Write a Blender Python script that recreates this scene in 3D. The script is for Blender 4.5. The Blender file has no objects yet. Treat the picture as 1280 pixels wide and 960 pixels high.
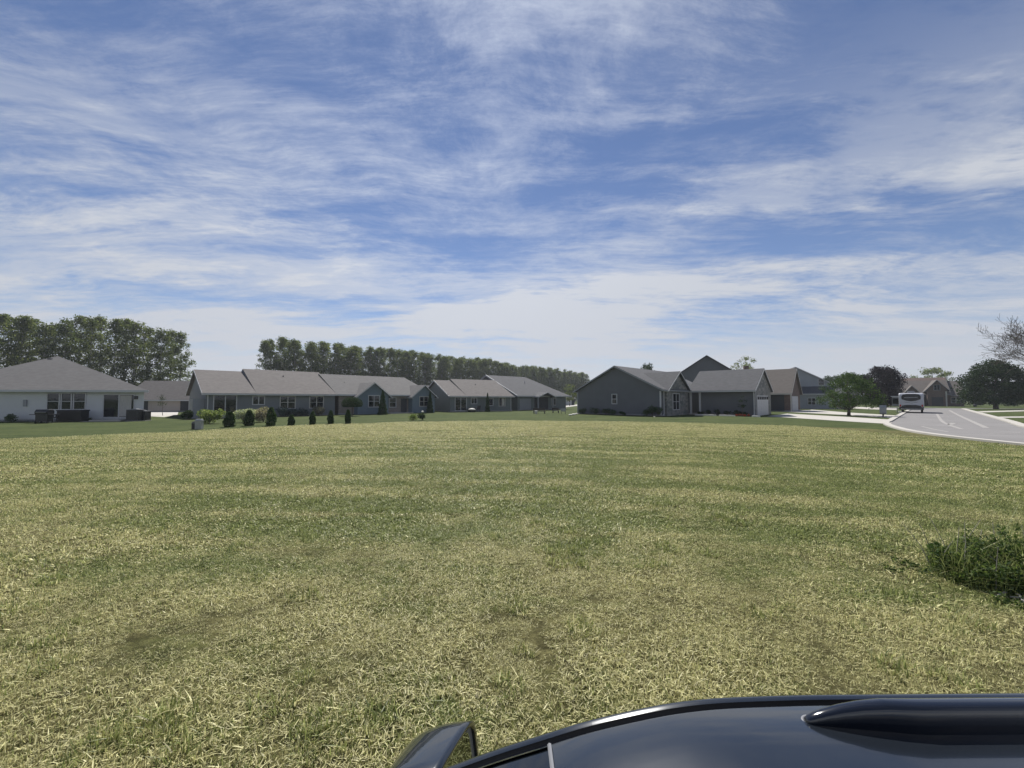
import bpy, math, random
import numpy as np
from mathutils import Vector, Matrix

PI = math.pi
R = math.radians
random.seed(7)
rng = np.random.default_rng(11)
S = bpy.context.scene
COL = S.collection

# ------------------------------------------------------------------ camera
F = 481.0            # focal length in photo pixels (1280 wide)
HZ = 499.0           # row of the horizon in the photo
CAM_H = 2.0
TH = math.atan((HZ - 480) / F)
cam = bpy.data.cameras.new("camera")
cam.sensor_fit = 'HORIZONTAL'
cam.sensor_width = 36.0
cam.lens = F / 1280 * 36.0
cam.clip_start = 0.05
cam.clip_end = 6000
co = bpy.data.objects.new("camera", cam)
co.location = (0, 0, CAM_H)
co.rotation_euler = (PI / 2 + TH, 0, 0)
COL.objects.link(co)
S.camera = co

# ------------------------------------------------------------------ world, sun, exposure
SUN_EL, SUN_AZ = R(52), R(-8)       # azimuth from +Y towards +X
W = bpy.data.worlds.new("World")
S.world = W
W.use_nodes = True
wt = W.node_tree
for n in list(wt.nodes):
    wt.nodes.remove(n)


def wn(t, **k):
    n = wt.nodes.new(t)
    for a, b in k.items():
        setattr(n, a, b)
    return n


def wl(a, b):
    wt.links.new(a, b)


def wmath(op, a, b=None, c=None, clamp=False):
    n = wn('ShaderNodeMath', operation=op)
    n.use_clamp = clamp
    for i, v in enumerate((a, b, c)):
        if v is None:
            continue
        if isinstance(v, (int, float)):
            n.inputs[i].default_value = v
        else:
            wl(v, n.inputs[i])
    return n.outputs[0]


def wsmooth(v, lo, hi, a=0.0, b=1.0):
    n = wn('ShaderNodeMapRange', interpolation_type='SMOOTHSTEP')
    wl(v, n.inputs[0])
    n.inputs[1].default_value = lo
    n.inputs[2].default_value = hi
    n.inputs[3].default_value = a
    n.inputs[4].default_value = b
    return n.outputs[0]


out = wn('ShaderNodeOutputWorld')
bg = wn('ShaderNodeBackground')
bg.inputs[1].default_value = 0.077
sky = wn('ShaderNodeTexSky', sky_type='NISHITA')
sky.sun_disc = False
sky.sun_elevation = SUN_EL
sky.sun_rotation = SUN_AZ
sky.air_density = 1.0
sky.dust_density = 0.0
sky.ozone_density = 2.0
tc = wn('ShaderNodeTexCoord')
sp = wn('ShaderNodeSeparateXYZ')
wl(tc.outputs['Generated'], sp.inputs[0])
X_, Y_, Z_ = sp.outputs
den = wmath('ADD', wmath('MAXIMUM', Z_, 0.0), 0.10)
cx = wmath('DIVIDE', X_, den)
cy = wmath('DIVIDE', Y_, den)
cv = wn('ShaderNodeCombineXYZ')
wl(cx, cv.inputs[0])
wl(cy, cv.inputs[1])


def wnoise(rot, scl, loc, detail, rough, dist=0.0, warp=None, warpamt=0.0):
    m = wn('ShaderNodeMapping')
    m.inputs['Location'].default_value = loc
    m.inputs['Rotation'].default_value = (0, 0, rot)
    m.inputs['Scale'].default_value = scl
    src = cv.outputs[0]
    if warp is not None:
        vm = wn('ShaderNodeVectorMath', operation='MULTIPLY_ADD')
        wl(warp, vm.inputs[0])
        vm.inputs[1].default_value = (warpamt,) * 3
        wl(src, vm.inputs[2])
        src = vm.outputs[0]
    wl(src, m.inputs['Vector'])
    n = wn('ShaderNodeTexNoise')
    n.inputs['Scale'].default_value = 1.0
    n.inputs['Detail'].default_value = detail
    n.inputs['Roughness'].default_value = rough
    n.inputs['Distortion'].default_value = dist
    wl(m.outputs[0], n.inputs['Vector'])
    return n


warpn = wnoise(0, (0.7, 0.7, 1), (3, 1, 0), 3, 0.5)
wv = warpn.outputs['Color']
# long fibrous streaks, fine mottling, and broad sheets
n_fib = wnoise(R(72), (0.75, 4.2, 1), (1.3, 4.2, 0), 12, 0.70, 0.0, wv, 0.55)
n_fib2 = wnoise(R(-74), (0.8, 4.6, 1), (7.3, 2.2, 0), 12, 0.70, 0.0, wv, 0.5)
n_fib3 = wnoise(R(6), (0.55, 3.4, 1), (2.3, 6.2, 0), 12, 0.70, 0.0, wv, 0.45)
n_sheet = wnoise(R(24), (0.55, 0.8, 1), (2.4, 0.7, 0), 5, 0.55, 0.0, wv, 0.5)
n_mott = wnoise(R(20), (4.0, 6.0, 1), (0.4, 3.3, 0), 9, 0.72, 0.0, wv, 0.8)
n_band = wnoise(R(4), (0.5, 1.25, 1), (5.4, 1.1, 0), 12, 0.70, 0.0, wv, 0.5)
# diagonal fibres to the sides, level ones ahead
side = wsmooth(X_, -0.25, 0.30)
fib = wn('ShaderNodeMix', data_type='FLOAT')
wl(side, fib.inputs[0])
wl(n_fib.outputs[0], fib.inputs[2])
wl(n_fib2.outputs[0], fib.inputs[3])
fibs = wmath('ADD', wmath('MULTIPLY', fib.outputs[0], 0.78), wmath('MULTIPLY', n_fib3.outputs[0], 0.22))
comb = wmath('ADD', wmath('MULTIPLY', fibs, 0.44), wmath('MULTIPLY', n_sheet.outputs[0], 0.36))
comb = wmath('ADD', comb, wmath('MULTIPLY', n_mott.outputs[0], 0.20))
# coverage grows towards the horizon
low = wsmooth(Z_, 0.08, 0.62, 1.0, 0.0)
cov = wmath('ADD', comb, wmath('MULTIPLY', low, 0.070))
cl1 = wsmooth(cov, 0.460, 0.625)
band = wmath('MULTIPLY', wsmooth(n_band.outputs[0], 0.44, 0.58), wsmooth(Z_, 0.30, 0.62, 1.0, 0.10))
cloud = wmath('ADD', wmath('MULTIPLY', cl1, wsmooth(Z_, 0.25, 0.62, 0.72, 0.58)), wmath('MULTIPLY', band, 0.62), clamp=True)
haze = wsmooth(Z_, -0.04, 0.23, 1.0, 0.0)
cloud = wmath('SUBTRACT', 1.0, wmath('MULTIPLY', wmath('SUBTRACT', 1.0, cloud), wmath('SUBTRACT', 1.0, wmath('MULTIPLY', haze, 0.97))))
hs = wn('ShaderNodeHueSaturation')
hs.inputs['Saturation'].default_value = 1.0
hs.inputs['Value'].default_value = 0.80
wl(sky.outputs[0], hs.inputs['Color'])
tint = wn('ShaderNodeMix', data_type='RGBA', blend_type='MULTIPLY')
tint.inputs[0].default_value = 1.0
wl(hs.outputs[0], tint.inputs[6])
tint.inputs[7].default_value = (0.95, 0.93, 1.05, 1)
mx = wn('ShaderNodeMix', data_type='RGBA')
wl(cloud, mx.inputs[0])
wl(tint.outputs[2], mx.inputs[6])
# thin cloud scatters forward: brighter towards the sun
sdot = wn('ShaderNodeVectorMath', operation='DOT_PRODUCT')
wl(tc.outputs['Generated'], sdot.inputs[0])
sdot.inputs[1].default_value = (math.sin(SUN_AZ) * math.cos(SUN_EL), math.cos(SUN_AZ) * math.cos(SUN_EL), math.sin(SUN_EL))
glow = wmath('MULTIPLY_ADD', wmath('POWER', wmath('MAXIMUM', sdot.outputs['Value'], 0.0), 7.0), 0.55, 0.96)
cc = wn('ShaderNodeVectorMath', operation='SCALE')
cc.inputs[0].default_value = (5.75, 6.05, 6.7)
wl(glow, cc.inputs[3])
wl(cc.outputs[0], mx.inputs[7])
wl(mx.outputs[2], bg.inputs[0])
wl(bg.outputs[0], out.inputs[0])

sl = bpy.data.lights.new("sun", 'SUN')
sl.energy = 4.9
sl.angle = R(0.55)
sl.color = (1.0, 0.955, 0.88)
so = bpy.data.objects.new("sun", sl)
sv = Vector((math.sin(SUN_AZ) * math.cos(SUN_EL), math.cos(SUN_AZ) * math.cos(SUN_EL), math.sin(SUN_EL)))
so.rotation_euler = (-sv).to_track_quat('-Z', 'Y').to_euler()
so.location = sv * 60
COL.objects.link(so)
S.view_settings.view_transform = 'Standard'
S.view_settings.look = 'None'
S.view_settings.exposure = 0.42
S.view_settings.gamma = 1.0
S.cycles.use_denoising = True
S.cycles.max_bounces = 8
S.cycles.transparent_max_bounces = 12


# ------------------------------------------------------------------ helpers
def g(px, py, z=0.0):
    """photo pixel -> point on the horizontal plane at height z"""
    a = (px - 640) / F
    b = (480 - py) / F
    dy = math.cos(TH) - b * math.sin(TH)
    dz = math.sin(TH) + b * math.cos(TH)
    s = (z - CAM_H) / dz
    return Vector((a * s, dy * s, z))


def at(px, Y, z=0.0):
    return Vector(((px - 640) / F * Y, Y, z))


def tag(o, label=None, cat=None, group=None, kind=None):
    if label: o['label'] = label
    if cat: o['category'] = cat
    if group: o['group'] = group
    if kind: o['kind'] = kind
    return o


def empty(name, loc=(0, 0, 0), rz=0.0, **k):
    o = bpy.data.objects.new(name, None)
    o.location = loc
    o.rotation_euler = (0, 0, rz)
    o.empty_display_size = 0.3
    COL.objects.link(o)
    return tag(o, **k)


class MB:
    """collects vertices and faces; build() links them as one mesh object"""

    def __init__(s):
        s.v = []
        s.f = []

    def add(s, vs, fs):
        k = len(s.v)
        s.v += [tuple(v) for v in vs]
        s.f += [tuple(i + k for i in f) for f in fs]
        return s

    def box(s, x0, x1, y0, y1, z0, z1):
        if x0 > x1: x0, x1 = x1, x0
        if y0 > y1: y0, y1 = y1, y0
        return s.add([(x0, y0, z0), (x1, y0, z0), (x1, y1, z0), (x0, y1, z0), (x0, y0, z1), (x1, y0, z1), (x1, y1, z1), (x0, y1, z1)],
                     [(0, 3, 2, 1), (4, 5, 6, 7), (0, 1, 5, 4), (1, 2, 6, 5), (2, 3, 7, 6), (3, 0, 4, 7)])

    def prism(s, prof, a, b, axis=0):
        """polygon profile (list of 2-tuples) extruded from a to b along axis 0 (x) or 1 (y) or 2 (z)"""
        n = len(prof)
        mk = {0: lambda t, p: (t, p[0], p[1]), 1: lambda t, p: (p[0], t, p[1]), 2: lambda t, p: (p[0], p[1], t)}[axis]
        vs = [mk(a, p) for p in prof] + [mk(b, p) for p in prof]
        fs = [tuple(range(n)), tuple(range(2 * n - 1, n - 1, -1))]
        fs += [(i, i + n, (i + 1) % n + n, (i + 1) % n) for i in range(n)]
        return s.add(vs, fs)

    def slab(s, quad, t):
        """quad (4 or 3 points, top surface) thickened downwards by t"""
        n = len(quad)
        vs = [tuple(p) for p in quad] + [(p[0], p[1], p[2] - t) for p in quad]
        fs = [tuple(range(n)), tuple(range(2 * n - 1, n - 1, -1))]
        fs += [(i, i + n, (i + 1) % n + n, (i + 1) % n) for i in range(n)]
        return s.add(vs, fs)

    def tube(s, pts, rads, seg=6, cap=True):
        pts = [Vector(p) for p in pts]
        rings = []
        k = len(s.v)
        n = len(pts)
        for i, p in enumerate(pts):
            d = (pts[min(i + 1, n - 1)] - pts[max(i - 1, 0)])
            if d.length < 1e-9: d = Vector((0, 0, 1))
            d.normalize()
            a = d.orthogonal().normalized() if i == 0 else (pa - d * pa.dot(d)).normalized()
            pa = a
            b = d.cross(a)
            r = rads[i] if hasattr(rads, '__len__') else rads
            for j in range(seg):
                t = 2 * PI * j / seg
                s.v.append(tuple(p + a * math.cos(t) * r + b * math.sin(t) * r))
        for i in range(n - 1):
            for j in range(seg):
                s.f.append((k + i * seg + j, k + i * seg + (j + 1) % seg, k + (i + 1) * seg + (j + 1) % seg, k + (i + 1) * seg + j))
        if cap:
            s.f.append(tuple(k + j for j in range(seg))[::-1])
            s.f.append(tuple(k + (n - 1) * seg + j for j in range(seg)))
        return s

    def lathe(s, prof, c=(0, 0, 0), seg=16):
        """prof: (r, z) list, about z"""
        k = len(s.v)
        for r, z in prof:
            for j in range(seg):
                t = 2 * PI * j / seg
                s.v.append((c[0] + r * math.cos(t), c[1] + r * math.sin(t), c[2] + z))
        for i in range(len(prof) - 1):
            for j in range(seg):
                s.f.append((k + i * seg + j, k + i * seg + (j + 1) % seg, k + (i + 1) * seg + (j + 1) % seg, k + (i + 1) * seg + j))
        s.f.append(tuple(k + j for j in range(seg))[::-1])
        s.f.append(tuple(k + (len(prof) - 1) * seg + j for j in range(seg)))
        return s

    def build(s, name, mat, parent=None, smooth=False, bevel=0.0):
        me = bpy.data.meshes.new(name)
        me.from_pydata(s.v, [], s.f)
        me.update()
        import bmesh
        bm = bmesh.new()
        bm.from_mesh(me)
        bmesh.ops.recalc_face_normals(bm, faces=bm.faces)
        bm.to_mesh(me)
        bm.free()
        if smooth:
            me.polygons.foreach_set('use_smooth', [True] * len(me.polygons))
        me.materials.append(mat)
        o = bpy.data.objects.new(name, me)
        COL.objects.link(o)
        if parent: o.parent = parent
        if bevel:
            m = o.modifiers.new('bevel', 'BEVEL')
            m.width = bevel
            m.segments = 2
            m.limit_method = 'ANGLE'
            m.angle_limit = R(40)
        return o


def copy_tree(o, parent=None):
    c = o.copy()
    COL.objects.link(c)
    c.parent = parent
    for ch in [x for x in o.children]:
        copy_tree(ch, c)
    return c


# ------------------------------------------------------------------ materials
def mat(name, color, rough=0.8, metal=0.0, spec=0.5, noise=None, bump=None, coat=0.0):
    """noise=(scale, amount, detail[, stretch]) varies value; bump=(kind, scale, strength, dist)"""
    m = bpy.data.materials.new(name)
    m.use_nodes = True
    nt = m.node_tree
    b = nt.nodes['Principled BSDF']
    b.inputs['Base Color'].default_value = (*color, 1)
    b.inputs['Roughness'].default_value = rough
    b.inputs['Metallic'].default_value = metal
    b.inputs['Specular IOR Level'].default_value = spec
    b.inputs['Coat Weight'].default_value = coat
    b.inputs['Coat Roughness'].default_value = 0.03
    t = nt.nodes.new('ShaderNodeTexCoord')
    if noise:
        mp = nt.nodes.new('ShaderNodeMapping')
        nt.links.new(t.outputs['Object'], mp.inputs[0])
        if len(noise) > 3: mp.inputs['Scale'].default_value = noise[3]
        n = nt.nodes.new('ShaderNodeTexNoise')
        n.inputs['Scale'].default_value = noise[0]
        n.inputs['Detail'].default_value = noise[2]
        n.inputs['Roughness'].default_value = 0.65
        nt.links.new(mp.outputs[0], n.inputs['Vector'])
        r = nt.nodes.new('ShaderNodeMapRange')
        r.inputs[1].default_value = 0.25
        r.inputs[2].default_value = 0.75
        r.inputs[3].default_value = 1 - noise[1]
        r.inputs[4].default_value = 1 + noise[1]
        nt.links.new(n.outputs[0], r.inputs[0])
        mx = nt.nodes.new('ShaderNodeMix')
        mx.data_type = 'RGBA'
        mx.blend_type = 'MULTIPLY'
        mx.inputs[0].default_value = 1
        mx.inputs[6].default_value = (*color, 1)
        nt.links.new(r.outputs[0], mx.inputs[7])
        nt.links.new(mx.outputs[2], b.inputs['Base Color'])
    if bump:
        kind, sc, st, di = bump
        if kind == 'noise':
            n = nt.nodes.new('ShaderNodeTexNoise')
            n.inputs['Scale'].default_value = sc
            n.inputs['Detail'].default_value = 6
            src = n.outputs[0]
            nt.links.new(t.outputs['Object'], n.inputs['Vector'])
        elif kind == 'lap':          # lap siding / shingle courses: saw wave along z
            n = nt.nodes.new('ShaderNodeTexWave')
            n.wave_type = 'BANDS'
            n.bands_direction = 'Z'
            n.wave_profile = 'SAW'
            n.inputs['Scale'].default_value = sc
            src = n.outputs['Fac']
            nt.links.new(t.outputs['Object'], n.inputs['Vector'])
        elif kind == 'brick':
            n = nt.nodes.new('ShaderNodeTexVoronoi')
            n.feature = 'DISTANCE_TO_EDGE'
            n.inputs['Scale'].default_value = sc
            src = n.outputs['Distance']
            nt.links.new(t.outputs['Object'], n.inputs['Vector'])
        bp = nt.nodes.new('ShaderNodeBump')
        bp.inputs['Strength'].default_value = st
        bp.inputs['Distance'].default_value = di
        nt.links.new(src, bp.inputs['Height'])
        nt.links.new(bp.outputs[0], b.inputs['Normal'])
    return m


def stone_mat(name, c1, c2, scale=2.4):
    m = bpy.data.materials.new(name)
    m.use_nodes = True
    nt = m.node_tree
    b = nt.nodes['Principled BSDF']
    b.inputs['Roughness'].default_value = 0.9
    t = nt.nodes.new('ShaderNodeTexCoord')
    mp = nt.nodes.new('ShaderNodeMapping')
    mp.inputs['Scale'].default_value = (1, 1, 1.8)
    nt.links.new(t.outputs['Object'], mp.inputs[0])
    v = nt.nodes.new('ShaderNodeTexVoronoi')
    v.inputs['Scale'].default_value = scale
    nt.links.new(mp.outputs[0], v.inputs['Vector'])
    e = nt.nodes.new('ShaderNodeTexVoronoi')
    e.feature = 'DISTANCE_TO_EDGE'
    e.inputs['Scale'].default_value = scale
    nt.links.new(mp.outputs[0], e.inputs['Vector'])
    sx = nt.nodes.new('ShaderNodeSeparateColor')
    nt.links.new(v.outputs['Color'], sx.inputs[0])
    mx = nt.nodes.new('ShaderNodeMix')
    mx.data_type = 'RGBA'
    nt.links.new(sx.outputs[0], mx.inputs[0])
    mx.inputs[6].default_value = (*c1, 1)
    mx.inputs[7].default_value = (*c2, 1)
    nt.links.new(mx.outputs[2], b.inputs['Base Color'])
    bp = nt.nodes.new('ShaderNodeBump')
    bp.inputs['Strength'].default_value = 0.6
    bp.inputs['Distance'].default_value = 0.05
    nt.links.new(e.outputs['Distance'], bp.inputs['Height'])
    nt.links.new(bp.outputs[0], b.inputs['Normal'])
    return m


def leaf_mat(name, c1, c2, c3=None, trans=0.35, rough=0.7):
    """leaf colour varies leaf by leaf (attribute rnd) and object by object"""
    m = bpy.data.materials.new(name)
    m.use_nodes = True
    nt = m.node_tree
    for n in list(nt.nodes): nt.nodes.remove(n)
    o = nt.nodes.new('ShaderNodeOutputMaterial')
    a = nt.nodes.new('ShaderNodeAttribute')
    a.attribute_name = 'rnd'
    oi = nt.nodes.new('ShaderNodeObjectInfo')
    ad = nt.nodes.new('ShaderNodeMath')
    ad.operation = 'MULTIPLY_ADD'
    nt.links.new(oi.outputs['Random'], ad.inputs[0])
    ad.inputs[1].default_value = 0.3
    nt.links.new(a.outputs['Fac'], ad.inputs[2])
    rp = nt.nodes.new('ShaderNodeValToRGB')
    rp.color_ramp.elements[0].color = (*c1, 1)
    rp.color_ramp.elements[1].color = (*(c3 or c2), 1)
    rp.color_ramp.elements[1].position = 1.2 if c3 is None else 1.0
    if c3:
        e = rp.color_ramp.elements.new(0.7)
        e.color = (*c2, 1)
    nt.links.new(ad.outputs[0], rp.inputs[0])
    p = nt.nodes.new('ShaderNodeBsdfPrincipled')
    p.inputs['Roughness'].default_value = rough
    p.inputs['Specular IOR Level'].default_value = 0.12
    tr = nt.nodes.new('ShaderNodeBsdfTranslucent')
    br = nt.nodes.new('ShaderNodeMix')
    br.data_type = 'RGBA'
    br.blend_type = 'MULTIPLY'
    br.inputs[0].default_value = 1
    br.inputs[7].default_value = (1.25, 1.35, 0.7, 1)
    nt.links.new(rp.outputs[0], br.inputs[6])
    nt.links.new(rp.outputs[0], p.inputs['Base Color'])
    nt.links.new(br.outputs[2], tr.inputs['Color'])
    ms = nt.nodes.new('ShaderNodeMixShader')
    ms.inputs[0].default_value = trans
    nt.links.new(p.outputs[0], ms.inputs[1])
    nt.links.new(tr.outputs[0], ms.inputs[2])
    nt.links.new(ms.outputs[0], o.inputs[0])
    return m


M = {}
M['roof_warm'] = mat('shingle_warm', (0.120, 0.110, 0.106), 0.95, noise=(2.2, 0.3, 8, (1, 1, 3.5)), bump=('lap', 2.2, 0.35, 0.03))
M['roof_grey'] = mat('shingle_grey', (0.110, 0.107, 0.107), 0.95, noise=(2.0, 0.25, 8, (1, 1, 3.5)), bump=('lap', 2.2, 0.35, 0.03))
M['roof_dark'] = mat('shingle_dark', (0.075, 0.077, 0.085), 0.95, noise=(2.0, 0.25, 8, (1, 1, 3.5)), bump=('lap', 2.2, 0.35, 0.03))
M['roof_brown'] = mat('shingle_brown', (0.115, 0.102, 0.093), 0.95, noise=(2.0, 0.25, 8, (1, 1, 3.5)), bump=('lap', 2.2, 0.35, 0.03))
M['side_white'] = mat('siding_pale', (0.58, 0.59, 0.60), 0.7, noise=(0.8, 0.06, 4), bump=('lap', 2.6, 0.5, 0.02))
M['side_grey'] = mat('siding_grey', (0.175, 0.188, 0.200), 0.75, noise=(0.8, 0.08, 4), bump=('lap', 2.6, 0.5, 0.02))
M['side_blue'] = mat('siding_blue_grey', (0.155, 0.20, 0.24), 0.75, noise=(0.8, 0.08, 4), bump=('lap', 2.6, 0.5, 0.02))
M['side_slate'] = mat('siding_slate', (0.125, 0.132, 0.146), 0.75, noise=(0.8, 0.08, 4), bump=('lap', 2.6, 0.5, 0.02))
M['side_sage'] = mat('siding_sage', (0.155, 0.175, 0.176), 0.75, noise=(0.8, 0.08, 4), bump=('lap', 2.6, 0.5, 0.02))
M['side_light'] = mat('siding_light_grey', (0.30, 0.32, 0.35), 0.75, noise=(0.8, 0.08, 4), bump=('lap', 2.6, 0.5, 0.02))
M['side_dark'] = mat('siding_and_shade_dark', (0.05, 0.052, 0.058), 0.8, noise=(1, 0.15, 4), bump=('lap', 2.6, 0.5, 0.02))  # dark siding colour, also used for the painted shade in porch openings
M['brick'] = stone_mat('brick_brown', (0.11, 0.08, 0.07), (0.17, 0.12, 0.10), 5)
M['stone'] = stone_mat('stone_veneer', (0.13, 0.14, 0.14), (0.28, 0.27, 0.25), 2.2)
M['tan_stone'] = stone_mat('tan_brick', (0.20, 0.175, 0.155), (0.27, 0.235, 0.21), 6)
M['trim'] = mat('white_trim', (0.50, 0.50, 0.51), 0.5, noise=(3, 0.05, 3))
M['trim_grey'] = mat('grey_trim', (0.26, 0.27, 0.29), 0.5, noise=(3, 0.05, 3))
M['trim_cream'] = mat('cream_trim', (0.48, 0.46, 0.43), 0.5, noise=(3, 0.05, 3))
M['garage_white'] = mat('garage_door_white', (0.55, 0.55, 0.56), 0.5, noise=(3, 0.04, 3))
M['garage_tan'] = mat('garage_door_tan', (0.42, 0.36, 0.32), 0.6, noise=(3, 0.04, 3))
M['curtain'] = mat('curtain', (0.45, 0.43, 0.40), 0.9, noise=(8, 0.2, 3, (4, 1, .3)))
M['concrete'] = mat('concrete', (0.42, 0.40, 0.365), 0.85, noise=(0.9, 0.10, 8), bump=('noise', 30, 0.2, 0.01))
M['found'] = mat('foundation', (0.25, 0.25, 0.25), 0.9, noise=(2, 0.1, 5))
M['black'] = mat('black_plastic', (0.018, 0.018, 0.02), 0.45, noise=(6, 0.15, 4))
M['dark_metal'] = mat('dark_metal', (0.05, 0.05, 0.055), 0.45, 0.6, noise=(6, 0.2, 4))
M['grey_metal'] = mat('grey_metal', (0.30, 0.31, 0.31), 0.5, 0.3, noise=(5, 0.12, 4))
M['wicker'] = mat('wicker', (0.06, 0.05, 0.045), 0.8, noise=(20, 0.4, 3))
M['bark'] = mat('bark', (0.12, 0.10, 0.085), 0.95, noise=(3, 0.35, 7, (3, 3, .6)), bump=('noise', 8, 0.6, 0.04))
M['bark_pale'] = mat('bark_pale', (0.27, 0.25, 0.225), 0.95, noise=(2, 0.3, 7, (3, 3, .6)), bump=('noise', 8, 0.6, 0.04))
M['mulch'] = mat('mulch', (0.045, 0.032, 0.025), 1.0, noise=(9, 0.4, 8), bump=('noise', 25, 0.8, 0.05))
M['white_stone'] = mat('white_edging', (0.62, 0.60, 0.55), 0.8, noise=(6, 0.12, 4))
M['rubber'] = mat('rubber', (0.018, 0.018, 0.018), 0.8, noise=(10, 0.2, 3))
M['rv_white'] = mat('trailer_white', (0.44, 0.45, 0.49), 0.35, noise=(2, 0.04, 4))
M['rv_grey'] = mat('trailer_grey', (0.20, 0.205, 0.22), 0.4, noise=(2, 0.06, 4))
M['rv_black'] = mat('trailer_black', (0.010, 0.010, 0.014), 0.25, noise=(2, 0.1, 4))
M['red_lens'] = mat('red_lens', (0.35, 0.015, 0.012), 0.2, noise=(20, 0.1, 2))
M['red_flower'] = leaf_mat('red_flower', (0.05, 0.06, 0.02), (0.35, 0.05, 0.05))
M['chrome'] = mat('chrome', (0.6, 0.6, 0.62), 0.15, 1.0, noise=(10, 0.05, 2))


def glass_mat(name, col=(0.012, 0.016, 0.022), rough=0.04):
    m = mat(name, col, rough, spec=0.6, noise=(0.7, 0.3, 3), bump=('noise', 1.3, 0.02, 0.02))
    return m


M['glass'] = glass_mat('window_glass')
M['glass_dark'] = glass_mat('dark_glass', (0.006, 0.007, 0.010))

# leaves
M['lf_poplar'] = leaf_mat('poplar_leaves', (0.045, 0.065, 0.032), (0.095, 0.118, 0.052), (0.17, 0.185, 0.09), 0.45)
M['lf_under'] = leaf_mat('understorey_leaves', (0.022, 0.040, 0.022), (0.05, 0.08, 0.035), None, 0.3)
M['lf_street'] = leaf_mat('street_tree_leaves', (0.022, 0.042, 0.016), (0.048, 0.080, 0.028), (0.085, 0.125, 0.045), 0.35)
M['lf_dark'] = leaf_mat('dark_green_leaves', (0.014, 0.028, 0.013), (0.036, 0.060, 0.025), None, 0.25)
M['lf_purple'] = leaf_mat('purple_leaves', (0.008, 0.005, 0.009), (0.018, 0.010, 0.015), None, 0.1)
M['lf_pale'] = leaf_mat('pale_leaves', (0.09, 0.115, 0.05), (0.19, 0.21, 0.11), None, 0.4)
M['lf_ever'] = leaf_mat('evergreen_needles', (0.024, 0.048, 0.024), (0.070, 0.112, 0.050), None, 0.25)
M['lf_bright'] = leaf_mat('bright_leaves', (0.08, 0.12, 0.035), (0.17, 0.22, 0.08), (0.32, 0.34, 0.18), 0.35)
M['lf_white'] = leaf_mat('white_blossom', (0.10, 0.14, 0.05), (0.42, 0.44, 0.33), (0.62, 0.62, 0.52), 0.3)
M['lf_pink'] = leaf_mat('pinkish_blossom', (0.10, 0.12, 0.06), (0.24, 0.21, 0.17), (0.38, 0.33, 0.28), 0.3)
M['lf_blue'] = leaf_mat('bluish_juniper', (0.045, 0.065, 0.065), (0.10, 0.13, 0.13), None, 0.15)
M['lf_weed'] = leaf_mat('weed_leaves', (0.016, 0.032, 0.012), (0.048, 0.080, 0.030), (0.15, 0.19, 0.08), 0.4)


# ------------------------------------------------------------------ foliage meshes
def leaf_mesh(name, centers, sizes, mat_, aspect=0.7, up=0.0, keep=None):
    """one quad per leaf, random orientation; returns mesh"""
    n = len(centers)
    a = rng.normal(size=(n, 3))
    a /= np.linalg.norm(a, axis=1)[:, None]
    b = rng.normal(size=(n, 3))
    b[:, 2] += up
    b -= a * (a * b).sum(1)[:, None]
    b /= np.linalg.norm(b, axis=1)[:, None]
    s = np.asarray(sizes)[:, None]
    a = a * s * aspect
    b = b * s
    V = np.empty((n, 4, 3))
    V[:, 0] = centers - b
    V[:, 1] = centers + a * 0.8 - b * 0.1
    V[:, 2] = centers + b
    V[:, 3] = centers - a * 0.8 + b * 0.1
    me = bpy.data.meshes.new(name)
    me.vertices.add(n * 4)
    me.vertices.foreach_set('co', V.ravel())
    me.loops.add(n * 4)
    me.loops.foreach_set('vertex_index', np.arange(n * 4))
    me.polygons.add(n)
    me.polygons.foreach_set('loop_start', np.arange(n) * 4)
    me.update(calc_edges=True)
    at_ = me.attributes.new('rnd', 'FLOAT', 'POINT')
    at_.data.foreach_set('value', np.repeat(rng.random(n), 4))
    me.materials.append(mat_)
    return me


def clump_points(cents, rads, per, squash=0.75):
    """leaves scattered in blobs, denser towards each blob's shell"""
    out_, = [[]]
    for c, r, k in zip(cents, rads, per):
        k = int(k)
        d = rng.normal(size=(k, 3))
        d /= np.linalg.norm(d, axis=1)[:, None]
        q = rng.random(k) ** 0.45
        d *= (q * r)[:, None]
        d[:, 2] *= squash
        out_.append(d + c)
    return np.concatenate(out_)


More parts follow.
